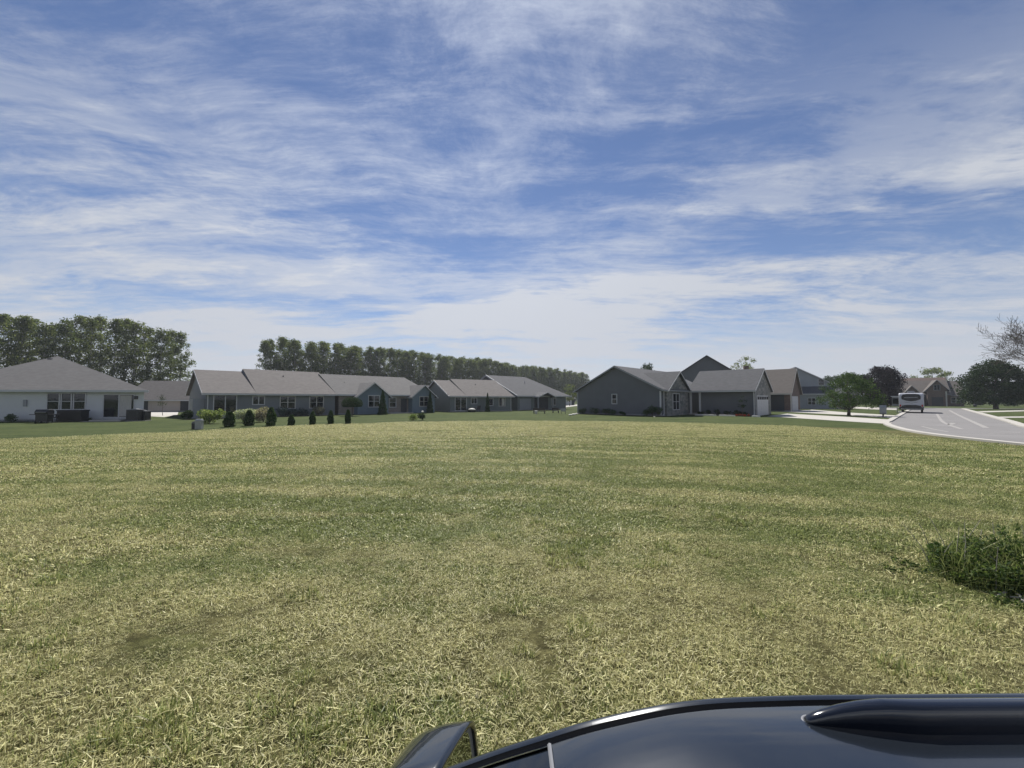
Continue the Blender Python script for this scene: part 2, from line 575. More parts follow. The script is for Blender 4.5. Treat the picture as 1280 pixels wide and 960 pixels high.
def tree_meshes(name, h, cr, cb, shape, nclump, per, leaf, lmat, bmat, tr=0.22, crad=(0.7, 1.3), seed=1, limbs=9, spread=1.0, dens=None):
    """returns (trunk mesh builder object, crown mesh); crown from height cb to h, max radius cr"""
    global rng
    rng = np.random.default_rng(seed)
    rnd = random.Random(seed)
    mb = MB()
    lean = rnd.uniform(-.25, .25), rnd.uniform(-.25, .25)
    top = h * 0.93
    pts = [(0, 0, -0.1)]
    for i in range(1, 7):
        t = i / 6
        pts.append((lean[0] * t + rnd.uniform(-.12, .12) * cr * .3, lean[1] * t + rnd.uniform(-.12, .12) * cr * .3, top * t))
    mb.tube(pts, [tr * 1.25] + [tr * (1 - .88 * i / 6) for i in range(1, 7)], 7)

    def radius_at(t):
        if shape == 'column': return cr * (0.55 + 0.45 * math.sin(PI * min(1, t * 0.9 + .12))) * (1 if t < .8 else max(.25, 1 - (t - .8) * 2.6))
        if shape == 'round': return cr * math.sqrt(max(0.03, 1 - (2 * t - 1) ** 2 * 0.96))
        if shape == 'spread': return cr * (math.sqrt(max(0.02, 1 - t ** 1.9))) * (0.8 + .2 * min(1, t * 5))
        if shape == 'cone': return cr * (1 - t) ** 0.8 + .05
        return cr

    C_, Rr, K = [], [], []
    for i in range(nclump):
        t = rnd.random()
        if shape == 'spread': t = t ** 1.25
        ra = radius_at(t)
        th = rnd.uniform(0, 2 * PI)
        q = rnd.random() ** 0.5 * 0.92
        z = cb + (h - cb) * t * 0.97
        r_ = rnd.uniform(*crad)
        C_.append((math.cos(th) * ra * q + lean[0] * z / h, math.sin(th) * ra * q + lean[1] * z / h, z))
        Rr.append(r_)
        K.append(per * (r_ / crad[1]) ** 2 * rnd.uniform(.5, 1.3))
    # limbs reach for some of the clumps
    for i in rnd.sample(range(nclump), min(limbs, nclump)):
        c = C_[i]
        z0 = max(cb * .6, c[2] - math.hypot(c[0], c[1]) * rnd.uniform(.5, 1.1) - .3)
        z0 = min(z0, top * .9)
        p0 = Vector((lean[0] * z0 / h, lean[1] * z0 / h, z0))
        p2 = Vector(c)
        pm = p0.lerp(p2, .5) + Vector((rnd.uniform(-.2, .2), rnd.uniform(-.2, .2), -.1 * cr * rnd.random()))
        r0 = tr * .42 * (1 - .6 * z0 / h)
        mb.tube([p0, pm, p2], [r0, r0 * .6, r0 * .2], 5)
    P = clump_points(np.array(C_), Rr, K)
    sz = leaf * rng.uniform(.6, 1.35, len(P))
    cm = leaf_mesh(name + '_crown', P, sz, lmat)
    return mb, cm


def make_tree(name, meshes, loc, rz=0.0, sc=1.0, bmat=None, **tags):
    mb, cm = meshes
    r = empty(name, loc, rz, **tags)
    r.scale = (sc, sc, sc)
    if isinstance(mb, MB):
        mb.build('trunk', bmat, r, smooth=True)
    o = bpy.data.objects.new('crown', cm)
    COL.objects.link(o)
    o.parent = r
    return r


def shrub(name, loc, w, h, shape, lmat, label, cat='shrub', n=700, leaf=0.07, group=None, stem=True, seed=0, rz=0):
    """small bush or clipped conifer: foliage + stem"""
    global rng
    rng = np.random.default_rng(seed + 500)
    r = empty(name, loc, rz, label=label, cat=cat, group=group)
    if shape == 'cone':
        t = rng.random(n) ** 1.5
        rad = (1 - t) ** 0.75 * w / 2 * (1 + .10 * np.sin(t * 37 + seed)) * rng.uniform(.72, 1.08, n)
        th = rng.uniform(0, 2 * PI, n)
        P = np.stack([rad * np.cos(th), rad * np.sin(th), .03 + t * h], 1)
    elif shape == 'egg':
        t = rng.random(n)
        th = rng.uniform(0, 2 * PI, n)
        rad = np.sin(np.clip(t ** .85 * .70 + .26, 0, 1) * PI) ** .7 * w / 2 * rng.uniform(.68, 1.10, n) * (1 + .13 * np.sin(th * 3 + t * 9 + seed) + .10 * np.sin(th * 7 - t * 16))
        P = np.stack([rad * np.cos(th), rad * np.sin(th), .02 + t * h], 1)
    else:   # loose: several lobes
        k = 9
        cs = np.stack([rng.uniform(-.3, .3, k) * w, rng.uniform(-.3, .3, k) * w, rng.uniform(.3, .72, k) * h], 1)
        P = clump_points(cs, [0.26 * min(w, h * 1.3) * rng.uniform(.8, 1.25) for _ in range(k)], [n / k] * k, .9)
        P[:, 2] = np.abs(P[:, 2])
    me = leaf_mesh(name + '_foliage', P, leaf * rng.uniform(.6, 1.4, len(P)), lmat, up=.6)
    o = bpy.data.objects.new('foliage', me)
    COL.objects.link(o)
    o.parent = r
    if stem:
        mb = MB()
        mb.tube([(0, 0, -.03), (0.01, 0, h * .4), (0, .01, h * .75)], [.035, .03, .012], 6)
        for i in range(4):
            a = i * PI / 2 + seed
            mb.tube([(0, 0, h * .1), (math.cos(a) * w * .22, math.sin(a) * w * .22, h * .5)], [.02, .008], 5)
        mb.build('stem', M['bark'], r)
    return r


# ------------------------------------------------------------------ ground, field, road
def grass_color(nt, field=True):
    """returns colour socket: patches of green and dry grass in world space"""
    L = nt.links
    N = nt.nodes
    geo = N.new('ShaderNodeNewGeometry')

    def noise(sc, det, mscale=(1, 1, 1), rot=0.0, rough=.6, dist=0.0):
        mp = N.new('ShaderNodeMapping')
        mp.inputs['Scale'].default_value = mscale
        mp.inputs['Rotation'].default_value = (0, 0, rot)
        L.new(geo.outputs['Position'], mp.inputs[0])
        n = N.new('ShaderNodeTexNoise')
        n.inputs['Scale'].default_value = sc
        n.inputs['Detail'].default_value = det
        n.inputs['Roughness'].default_value = rough
        n.inputs['Distortion'].default_value = dist
        L.new(mp.outputs[0], n.inputs['Vector'])
        return n.outputs[0]

    def mth(op, a, b, c=None, clamp=False):
        m = N.new('ShaderNodeMath')
        m.operation = op
        m.use_clamp = clamp
        for i, v in enumerate((a, b, c)):
            if v is None: continue
            if isinstance(v, (int, float)): m.inputs[i].default_value = v
            else: L.new(v, m.inputs[i])
        return m.outputs[0]

    def mr(v, a, b, c, d):
        m = N.new('ShaderNodeMapRange')
        m.interpolation_type = 'SMOOTHSTEP'
        L.new(v, m.inputs[0])
        for i, q in enumerate((a, b, c, d)): m.inputs[i + 1].default_value = q
        return m.outputs[0]

    big = noise(0.30, 4)
    mid = noise(1.3, 5, rough=.7)
    streak = noise(0.55, 6, (0.35, 1.9, 1), R(-18), .7, .6)    # mowing swaths / raked clippings
    fine = noise(9, 4, rough=.75)
    wv_ = N.new('ShaderNodeTexWave')
    wv_.wave_type = 'RINGS'
    wv_.rings_direction = 'Z'
    mpw = N.new('ShaderNodeMapping')
    mpw.inputs['Location'].default_value = (9.0, 34.0, 0)
    L.new(geo.outputs['Position'], mpw.inputs[0])
    L.new(mpw.outputs[0], wv_.inputs['Vector'])
    wv_.inputs['Scale'].default_value = .21          # one mower pass about 1.5 m wide
    wv_.inputs['Distortion'].default_value = 2.2
    wv_.inputs['Detail'].default_value = 4
    wv_.inputs['Detail Scale'].default_value = .8
    s = mth('MULTIPLY', big, .30)
    s = mth('MULTIPLY_ADD', mth('SUBTRACT', wv_.outputs['Fac'], .5), .055, s)
    s = mth('MULTIPLY_ADD', mid, .26, s)
    s = mth('MULTIPLY_ADD', streak, .36, s)
    s = mth('MULTIPLY_ADD', fine, .12, s)
    return geo, s, mth, mr, noise


def mixrgb(nt, f, a, b, blend='MIX'):
    m = nt.nodes.new('ShaderNodeMix')
    m.data_type = 'RGBA'
    m.blend_type = blend
    for i, v in ((0, f), (6, a), (7, b)):
        if isinstance(v, tuple): m.inputs[i].default_value = (*v, 1)
        elif isinstance(v, (int, float)): m.inputs[i].default_value = v
        else: nt.links.new(v, m.inputs[i])
    return m.outputs[2]


def dryness(nt, mth, mr, geo, s):
    """0 green .. 1 straw, with the field's own broad pattern"""
    sp_ = nt.nodes.new('ShaderNodeSeparateXYZ')
    nt.links.new(geo.outputs['Position'], sp_.inputs[0])
    x, y = sp_.outputs[0], sp_.outputs[1]
    near = mr(y, 3.2, 6.5, 1, 0)                      # drier close to the kerb where the photographer stands
    bare = mr(y, 1.2, 2.4, 1, 0)
    left = mr(x, -2.0, -9, 0, 1)
    nl = mth('MULTIPLY', mr(x, 1.0, -1.2, 0, 1), bare)    # lusher patch at the near left
    farr = mr(y, 13, 27, 0, 1)
    v = mth('MULTIPLY_ADD', near, .090, s)
    v = mth('MULTIPLY_ADD', left, .035, v)
    v = mth('MULTIPLY_ADD', nl, -.055, v)
    v = mth('MULTIPLY_ADD', farr, .085, v)
    return mr(v, .455, .64, 0, 1)


def field_material():
    m = bpy.data.materials.new('mown_field')
    m.use_nodes = True
    nt = m.node_tree
    b = nt.nodes['Principled BSDF']
    b.inputs['Roughness'].default_value = 1.0
    b.inputs['Specular IOR Level'].default_value = 0.1
    geo, s, mth, mr, noise = grass_color(nt)
    dry = dryness(nt, mth, mr, geo, s)
    green = mixrgb(nt, noise(5, 5), (0.050, 0.070, 0.018), (0.125, 0.150, 0.042))
    straw = mixrgb(nt, noise(7, 5), (0.11, 0.10, 0.040), (0.25, 0.235, 0.105))
    c = mixrgb(nt, dry, green, straw)
    # close up the sheet is the soil and thatch between the blades
    sp_ = nt.nodes.new('ShaderNodeSeparateXYZ')
    nt.links.new(geo.outputs['Position'], sp_.inputs[0])
    tuft = mr(noise(3.4, 6, (1, 1.6, 1), 0, .8), .40, .62, .50, 1.12)
    c = mixrgb(nt, 1.0, c, tuft, 'MULTIPLY')
    nt.links.new(c, b.inputs['Base Color'])
    bp = nt.nodes.new('ShaderNodeBump')
    bp.inputs['Strength'].default_value = 0.9
    bp.inputs['Distance'].default_value = 0.10
    nt.links.new(noise(5, 8, rough=.8), bp.inputs['Height'])
    nt.links.new(bp.outputs[0], b.inputs['Normal'])
    return m


def blade_material(name, straw_bias=0.0, weed=False):
    m = bpy.data.materials.new(name)
    m.use_nodes = True
    nt = m.node_tree
    for n in list(nt.nodes): nt.nodes.remove(n)
    o = nt.nodes.new('ShaderNodeOutputMaterial')
    geo, s, mth, mr, noise = grass_color(nt)
    dry = dryness(nt, mth, mr, geo, s)
    a = nt.nodes.new('ShaderNodeAttribute')
    a.attribute_name = 'rnd'
    # each blade is green or straw; the share of straw follows the patch
    thr = mth('MULTIPLY_ADD', dry, .66, .10 + straw_bias)
    isdry = mr(mth('SUBTRACT', thr, a.outputs['Fac']), -.07, .07, 0, 1)
    b2 = nt.nodes.new('ShaderNodeAttribute')
    b2.attribute_name = 'tone'
    green = mixrgb(nt, b2.outputs['Fac'], (0.068, 0.096, 0.026), (0.42, 0.465, 0.165))
    straw = mixrgb(nt, b2.outputs['Fac'], (0.21, 0.190, 0.070), (0.90, 0.86, 0.46))
    c = mixrgb(nt, isdry, green, straw)
    p = nt.nodes.new('ShaderNodeBsdfPrincipled')
    p.inputs['Roughness'].default_value = .5
    p.inputs['Specular IOR Level'].default_value = .35
    nt.links.new(c, p.inputs['Base Color'])
    tr = nt.nodes.new('ShaderNodeBsdfTranslucent')
    nt.links.new(c, tr.inputs['Color'])
    ms = nt.nodes.new('ShaderNodeMixShader')
    ms.inputs[0].default_value = .38
    nt.links.new(p.outputs[0], ms.inputs[1])
    nt.links.new(tr.outputs[0], ms.inputs[2])
    nt.links.new(ms.outputs[0], o.inputs[0])
    return m


def lawn_material():
    m = bpy.data.materials.new('lawn')
    m.use_nodes = True
    nt = m.node_tree
    b = nt.nodes['Principled BSDF']
    b.inputs['Roughness'].default_value = 1.0
    b.inputs['Specular IOR Level'].default_value = 0.1
    geo, s, mth, mr, noise = grass_color(nt)
    c = mixrgb(nt, mr(s, .4, .62, 0, 1), (0.038, 0.056, 0.018), (0.078, 0.096, 0.034))
    c = mixrgb(nt, 1.0, c, mr(noise(4, 6, rough=.8), .35, .65, .75, 1.15), 'MULTIPLY')
    nt.links.new(c, b.inputs['Base Color'])
    bp = nt.nodes.new('ShaderNodeBump')
    bp.inputs['Strength'].default_value = 0.8
    bp.inputs['Distance'].default_value = 0.06
    nt.links.new(noise(8, 8, rough=.8), bp.inputs['Height'])
    nt.links.new(bp.outputs[0], b.inputs['Normal'])
    return m


M['field'] = field_material()
M['lawn'] = lawn_material()

gr = MB()
seg = 64
gr.v = [(0, 0, 0)] + [(r * math.cos(2 * PI * j / seg), r * math.sin(2 * PI * j / seg), 0) for r in (60, 300, 3000) for j in range(seg)]
gr.f = [(0, 1 + j, 1 + (j + 1) % seg) for j in range(seg)]
for k in range(2):
    gr.f += [(1 + k * seg + j, 1 + (k + 1) * seg + j, 1 + (k + 1) * seg + (j + 1) % seg, 1 + k * seg + (j + 1) % seg) for j in range(seg)]
tag(gr.build('ground', M['lawn']), kind='structure')

# back edge of the mown field, from the photograph, as (x, y) on the ground
edge_px = [(-260, 563), (-60, 553), (0, 549), (120, 545), (220, 541), (300, 536), (400, 531), (520, 527.5), (640, 526), (760, 527), (880, 529.5), (1000, 533), (1085, 536), (1112, 538)]
edge = [g(a, b) for a, b in edge_px]
ex = np.array([p.x for p in edge])
ey = np.array([p.y for p in edge])


def field_back(x):
    return np.interp(x, ex, ey)


def lump(x, y):
    """gentle unevenness of the mown ground, 0..4 cm, dying out to the edges"""
    z = (np.sin(x * 1.7 + 1.3 * np.sin(y * .9)) * np.sin(y * 2.1 + 1.1 * np.sin(x * 1.2)) * .5 + .5) * .014
    z += (np.sin(x * 5.1 + y * 2.2 + 2 * np.sin(y * 1.7)) * np.sin(y * 6.3 - x * 1.4) * .5 + .5) * .005
    fade = np.clip((field_back(x) - y) / 3, 0, 1) * np.clip((21.0 - x) / 2, 0, 1)
    return .004 + z * fade


NX, NY = 330, 420
tx = np.sinh(np.linspace(-2.6, 2.6, NX)) / math.sinh(2.6)
xs = np.where(tx < 0, tx * 46, tx * (ex[-1] + 3.0))
yq = np.linspace(-.52, 1, NY)
yq = np.where(yq > 0, (.32 * yq + .68 * yq ** 2.6), yq / .52)
V = []
for j in range(NY):
    q = (j / (NY - 1))
    for x in xs:
        yb = float(field_back(x))
        y = (yb * yq[j]) if yq[j] > 0 else 14 * yq[j]
        V.append((x, y))
V = np.array(V)
Z = lump(V[:, 0], V[:, 1])
me = bpy.data.meshes.new('mown_field')
idx = np.arange(NX * NY).reshape(NY, NX)
fc = np.stack([idx[:-1, :-1], idx[:-1, 1:], idx[1:, 1:], idx[1:, :-1]], -1).reshape(-1, 4)
me.from_pydata([tuple(v) for v in np.column_stack([V, Z])], [], [tuple(f) for f in fc.tolist()])
me.polygons.foreach_set('use_smooth', [True] * len(me.polygons))
me.materials.append(M['field'])
fo = bpy.data.objects.new('mown_field', me)
COL.objects.link(fo)
tag(fo, kind='structure')


# grass blades -------------------------------------------------------------
def blade_tile(name, radius, n, hmin, hmax, w, mat_, lay=0.35, seed=0):
    """a round patch of n blades; some stand, some lie as clippings"""
    r_ = np.random.default_rng(seed)
    rr = radius * np.sqrt(r_.random(n))
    th = r_.uniform(0, 2 * PI, n)
    # blades bunch into small tufts
    k = max(6, n // 14)
    tc_ = np.stack([radius * np.sqrt(r_.random(k)), r_.uniform(0, 2 * PI, k)], 1)
    tcx, tcy = tc_[:, 0] * np.cos(tc_[:, 1]), tc_[:, 0] * np.sin(tc_[:, 1])
    px, py = rr * np.cos(th), rr * np.sin(th)
    own = r_.integers(0, k, n)
    tuft = r_.random(n) < .55
    sig = radius * .05 + .012
    px = np.where(tuft, tcx[own] + r_.normal(0, sig, n), px)
    py = np.where(tuft, tcy[own] + r_.normal(0, sig, n), py)
    h = r_.uniform(hmin, hmax, n) * (0.75 + .5 * r_.random(n))
    a = r_.uniform(0, 2 * PI, n)
    lying = r_.random(n) < lay
    tilt = np.where(lying, r_.uniform(1.1, 1.5, n), np.abs(r_.normal(.35, .3, n)))
    L = np.where(lying, h * 1.05, h)
    z0 = np.where(lying, r_.uniform(.006, hmin * .75, n), 0.0)
    dx, dy = np.cos(a) * np.sin(tilt), np.sin(a) * np.sin(tilt)
    dz = np.cos(tilt)
    bend = r_.uniform(.2, .9, n)
    fa = a + PI / 2 + r_.uniform(-.5, .5, n)
    ww = w * r_.uniform(.6, 1.4, n)
    sx, sy = np.cos(fa) * ww / 2, np.sin(fa) * ww / 2
    mx_, my_, mz_ = px + dx * L * .5, py + dy * L * .5, z0 + dz * L * .55
    ex_, ey_ = px + dx * L * (1 + bend * .35), py + dy * L * (1 + bend * .35)
    ez_ = np.maximum(z0 + dz * L * (1 - .25 * bend), .004)
    V_ = np.empty((n, 5, 3))
    V_[:, 0] = np.stack([px - sx, py - sy, z0], 1)
    V_[:, 1] = np.stack([px + sx, py + sy, z0], 1)
    V_[:, 2] = np.stack([mx_ + sx * .8, my_ + sy * .8, mz_], 1)
    V_[:, 3] = np.stack([mx_ - sx * .8, my_ - sy * .8, mz_], 1)
    V_[:, 4] = np.stack([ex_, ey_, ez_], 1)
    me_ = bpy.data.meshes.new(name)
    me_.vertices.add(n * 5)
    me_.vertices.foreach_set('co', V_.ravel())
    base = (np.arange(n) * 5)[:, None]
    li = np.concatenate([base + np.array([[0, 1, 2, 3]]), base + np.array([[3, 2, 4]])], 1).ravel()
    me_.loops.add(n * 7)
    me_.loops.foreach_set('vertex_index', li)
    ls = np.stack([np.arange(n) * 7, np.arange(n) * 7 + 4], 1).ravel()
    me_.polygons.add(n * 2)
    me_.polygons.foreach_set('loop_start', ls)
    me_.update(calc_edges=True)
    q = np.where(lying, r_.random(n) * .55, .15 + r_.random(n) * .85)
    for nm, val in (('rnd', q), ('tone', r_.random(n))):
        at_ = me_.attributes.new(nm, 'FLOAT', 'POINT')
        at_.data.foreach_set('value', np.repeat(val, 5))
    me_.materials.append(mat_)
    return bpy.data.objects.new(name, me_)


def scatter(name, pts, rots, scls, coll, label=None, seed=1):
    """points carrying instances of the objects of a collection (one stuff object)"""
    me_ = bpy.data.meshes.new(name)
    me_.from_pydata([tuple(p) for p in pts], [], [])
    for nm, val in (('rz', rots), ('sc', scls)):
        at_ = me_.attributes.new(nm, 'FLOAT', 'POINT')
        at_.data.foreach_set('value', np.asarray(val, dtype=float))
    o = bpy.data.objects.new(name, me_)
    COL.objects.link(o)
    ng = bpy.data.node_groups.new(name, 'GeometryNodeTree')
    ng.interface.new_socket('Geometry', in_out='INPUT', socket_type='NodeSocketGeometry')
    ng.interface.new_socket('Geometry', in_out='OUTPUT', socket_type='NodeSocketGeometry')
    N = ng.nodes
    gi, go = N.new('NodeGroupInput'), N.new('NodeGroupOutput')
    ip = N.new('GeometryNodeInstanceOnPoints')
    ci = N.new('GeometryNodeCollectionInfo')
    ci.inputs[0].default_value = coll
    ci.inputs['Separate Children'].default_value = True
    ci.inputs['Reset Children'].default_value = True
    ip.inputs['Pick Instance'].default_value = True
    ri = N.new('FunctionNodeRandomValue')
    ri.data_type = 'INT'
    for s_ in ri.inputs:
        if s_.name == 'Max' and s_.type == 'INT': s_.default_value = 50
        if s_.name == 'Seed': s_.default_value = seed
    io = [s_ for s_ in ri.outputs if s_.type == 'INT'][0]
    ra = N.new('GeometryNodeInputNamedAttribute')
    ra.data_type = 'FLOAT'
    ra.inputs[0].default_value = 'rz'
    sa = N.new('GeometryNodeInputNamedAttribute')
    sa.data_type = 'FLOAT'
    sa.inputs[0].default_value = 'sc'
    cx_ = N.new('ShaderNodeCombineXYZ')
    K = ng.links
    fo_ = lambda n: [s_ for s_ in n.outputs if s_.enabled and s_.name == 'Attribute'][0]
    K.new(fo_(ra), cx_.inputs[2])
    K.new(gi.outputs[0], ip.inputs['Points'])
    K.new(ci.outputs[0], ip.inputs['Instance'])
    K.new(io, ip.inputs['Instance Index'])
    K.new(cx_.outputs[0], ip.inputs['Rotation'])
    K.new(fo_(sa), ip.inputs['Scale'])
    K.new(ip.outputs[0], go.inputs[0])
    md = o.modifiers.new('scatter', 'NODES')
    md.node_group = ng
    return o


def wedge_points(r0, r1, density, half=62, seed=0, ymin=0.9):
    r_ = np.random.default_rng(seed)
    c = 1 / math.sqrt(density)
    gx, gy = np.meshgrid(np.arange(-r1, r1, c), np.arange(-r1, r1, c))
    x = (gx + r_.uniform(-.5, .5, gx.shape) * c).ravel()
    y = (gy + r_.uniform(-.5, .5, gy.shape) * c).ravel()
    d = np.hypot(x, y)
    k = (d > r0) & (d < r1) & (np.abs(np.arctan2(x, y)) < np.radians(half))
    x, y = x[k], y[k]
    ok = (y > ymin) & (y < field_back(x) - .25) & (x < 21.0) & (x < 21.6)
    x, y = x[ok], y[ok]
    v = np.zeros(len(x))
    for k in range(9):          # smooth random undulation, 0.4 to 2 m wide
        f = 2 * PI / r_.uniform(.35, 2.2)
        a = r_.uniform(0, 2 * PI)
        v += np.sin(f * (x * np.cos(a) + y * np.sin(a)) + r_.uniform(0, 6.28) + 1.5 * np.sin(x * .8 + k))
    v = v / 3.0
    sc = np.clip(1.04 + .34 * v, .62, 1.65) * r_.uniform(.85, 1.15, len(x))
    return np.column_stack([x, y, lump(x, y)]), r_.uniform(0, 2 * PI, len(x)), sc


bm_ = blade_material('grass_blades')
for nm, args in (('grass_near', dict(radius=.30, n=1050, hmin=.015, hmax=.038, w=.0034)),
                 ('grass_mid', dict(radius=.55, n=1100, hmin=.018, hmax=.044, w=.0070)),
                 ('grass_far', dict(radius=1.1, n=1300, hmin=.018, hmax=.044, w=.015))):
    c_ = bpy.data.collections.new(nm + '_tiles')
    for k in range(5):
        c_.objects.link(blade_tile(nm + '_tile', mat_=bm_, seed=k + 10, **args))
    if nm == 'grass_near': P_, Ro, Sc = wedge_points(.0, 6.5, 11, half=130, seed=1, ymin=-5)
    elif nm == 'grass_mid': P_, Ro, Sc = wedge_points(6.0, 15, 4.2, half=85, seed=2, ymin=-1)
    else: P_, Ro, Sc = wedge_points(14, 44, 1.25, half=72, seed=3)
    tag(scatter('grass', P_, Ro, Sc, c_), 'mown grass with dry clippings on the open field', 'grass', kind='stuff')

# a few ranker tufts standing out of the mown field
ctuft = bpy.data.collections.new('rank_tiles')
rankm = blade_material('rank_blades', -.30)
for k in range(4):
    ctuft.objects.link(blade_tile('rank_tile', .13, 130, .05, .10, .006, rankm, lay=.1, seed=k + 40))
r_ = np.random.default_rng(5)
tp = []
for (px, py, n_, sp_) in ((715, 697, 10, .30), (720, 690, 7, .25), (960, 765, 4, .15), (250, 935, 5, .3), (165, 915, 7, .12), (390, 920, 4, .28), (60, 940, 3, .25), (935, 650, 4, .3), (560, 930, 3, .2), (480, 905, 3, .22), (1230, 690, 6, .25), (340, 590, 4, .5), (1160, 690, 3, .1)):
    c0 = g(px, py)
    for i in range(n_):
        tp.append((c0.x + r_.normal(0, sp_), c0.y + r_.normal(0, sp_ * .6)))
for i in range(130):
    a, r = r_.uniform(-1, 1), math.sqrt(r_.uniform(1.5, 120))
    tp.append((r * math.sin(a), r * math.cos(a)))
tp = np.array([t for t in tp if t[1] > 1.0])
tag(scatter('grass_tufts', np.column_stack([tp, lump(tp[:, 0], tp[:, 1])]), r_.uniform(0, 6.28, len(tp)), r_.uniform(.6, 1.25, len(tp)), ctuft, seed=4),
    'ranker green tufts sticking out of the mown field', 'grass', kind='stuff')


# road -----------------------------------------------------------------------
def catmull(pts, n=8):
    P = [Vector(p) for p in pts]
    P = [P[0] * 2 - P[1]] + P + [P[-1] * 2 - P[-2]]
    o = []
    for i in range(1, len(P) - 2):
        for k in range(n):
            t = k / n
            a, b, c, d = P[i - 1], P[i], P[i + 1], P[i + 2]
            o.append(.5 * ((2 * b) + (c - a) * t + (2 * a - 5 * b + 4 * c - d) * t * t + (3 * b - a - 3 * c + d) * t ** 3))
    o.append(P[-2])
    return o


RD = Vector((.734, .679))
left_edge = catmull([(22.0, -30), (22.0, 0), (22.1, 12), (22.5, 17.5), (24.0, 22.3), (27.2, 27.2), (31.2, 31.9), (35.2, 35.6)] +
                    [tuple(Vector((35.2, 35.6)) + RD * t) for t in (20, 45, 75)])
right_edge = catmull([(30.2, -30), (30.2, 0), (30.3, 10), (31.0, 16), (32.6, 21.4), (35.0, 26.2)] +
                     [tuple(Vector((35.0, 26.2)) + RD * t) for t in (12, 30, 55, 78)])


def ribbon(A, B, z, name, m, dz=0.0, **k):
    n = 160

    def res(P, n):
        P = [Vector((p[0], p[1])) for p in P]
        d = [0]
        for i in range(1, len(P)): d.append(d[-1] + (P[i] - P[i - 1]).length)
        t = np.linspace(0, d[-1], n)
        return np.column_stack([np.interp(t, d, [p.x for p in P]), np.interp(t, d, [p.y for p in P])])
    a, b = res(A, n), res(B, n)
    mb = MB()
    vs = [(p[0], p[1], z) for p in a] + [(p[0], p[1], z) for p in b]
    mb.add(vs, [(i, i + 1, n + i + 1, n + i) for i in range(n - 1)])
    o = mb.build(name, m)
    return tag(o, **k)


def offset(P, d):
    P = [Vector((p[0], p[1])) for p in P]
    o = []
    for i, p in enumerate(P):
        t = (P[min(i + 1, len(P) - 1)] - P[max(i - 1, 0)]).normalized()
        o.append(p + Vector((-t.y, t.x)) * d)
    return o


def strip(P, w, h, name, m, z0=-.05, **k):
    """solid strip of height h along a polyline"""
    a, b = offset(P, w / 2), offset(P, -w / 2)
    n = len(a)
    mb = MB()
    vs = [(p.x, p.y, z0) for p in a] + [(p.x, p.y, h) for p in a] + [(p.x, p.y, h) for p in b] + [(p.x, p.y, z0) for p in b]
    fs = []
    for i in range(n - 1):
        for q in range(4):
            r2 = (q + 1) % 4
            fs.append((q * n + i, q * n + i + 1, r2 * n + i + 1, r2 * n + i))
    fs += [(0, n, 2 * n, 3 * n), (n - 1, 2 * n - 1, 3 * n - 1, 4 * n - 1)]
    mb.add(vs, fs)
    o = mb.build(name, m)
    return tag(o, **k)


M['asphalt'] = mat('asphalt', (0.185, 0.178, 0.176), 0.9, noise=(0.35, 0.16, 9), bump=('noise', 40, 0.3, 0.01))
M['seal'] = mat('road_patching', (0.28, 0.268, 0.255), 0.85, noise=(1.5, 0.15, 6))
ribbon(left_edge, right_edge, .012, 'road', M['asphalt'], kind='structure')
# cross street at the far end
cr0 = Vector((35.2, 35.6)) + RD * 74
cd = Vector((.679, -.734))
ribbon([cr0 - cd * 60 - RD * 1, cr0 + cd * 70 - RD * 1], [cr0 - cd * 60 + RD * 7, cr0 + cd * 70 + RD * 7], .016, 'cross_road', M['asphalt'], kind='structure')
strip(offset(left_edge[16:], .22), .42, .10, 'kerb', M['concrete'], kind='structure')
strip(offset(right_edge, -.30), .55, .10, 'kerb', M['concrete'], kind='structure')


def gp(pts): return [g(a, b).xy for a, b in pts]


for pts, w in (([(1187, 513), (1195, 517.5), (1212, 525.5), (1233, 535)], .28), ([(1171, 517.5), (1177, 526), (1187, 531.5), (1202, 536.5)], .22),
               ([(1152, 533), (1166, 536.5), (1185, 540)], .13), ([(1235, 542.5), (1262, 541.8), (1276, 541)], .10), ([(1192, 529), (1187, 531)], .3)):
    strip(catmull([tuple(p) for p in gp(pts)], 6), w, .0165, 'road_patch', M['seal'], z0=.011, kind='structure')


def slab_poly(pts, z, name, m, **k):
    mb = MB()
    n = len(pts)
    mb.slab([(p[0], p[1], z) for p in pts], z + .05)
    return tag(mb.build(name, m), **k)


# driveways of the houses along the street
slab_poly(gp([(959, 520.4), (984, 517.2), (1060, 521.3), (1117, 525.0), (1113, 530.2), (1050, 526.3)]), .020, 'driveway', M['concrete'], kind='structure')
slab_poly(gp([(978, 514.6), (1015, 512.2), (1060, 515.8), (1121, 519.5), (1117, 522.5), (1050, 518.5)]), .022, 'driveway', M['concrete'], kind='structure')
slab_poly(gp([(1046, 509.4), (1060, 508.4), (1122, 510.2), (1122, 512.6), (1085, 511.6)]), .024, 'driveway', M['concrete'], kind='structure')
slab_poly(gp([(1222, 514.2), (1300, 512.4), (1300, 513.6), (1228, 515.6)]), .020, 'sidewalk', M['concrete'], kind='structure')
slab_poly(gp([(1248, 521.0), (1310, 520.4), (1310, 522.0), (1253, 522.4)]), .020, 'sidewalk', M['concrete'], kind='structure')
slab_poly(gp([(698, 508.0), (722, 505.6), (726, 507), (703, 509.6)]), .02, 'driveway', M['concrete'], kind='structure')
slab_poly(gp([(186, 514.6), (223, 514.6), (222, 518.5), (205, 521.5), (184, 520.5)]), .02, 'driveway', M['concrete'], kind='structure')


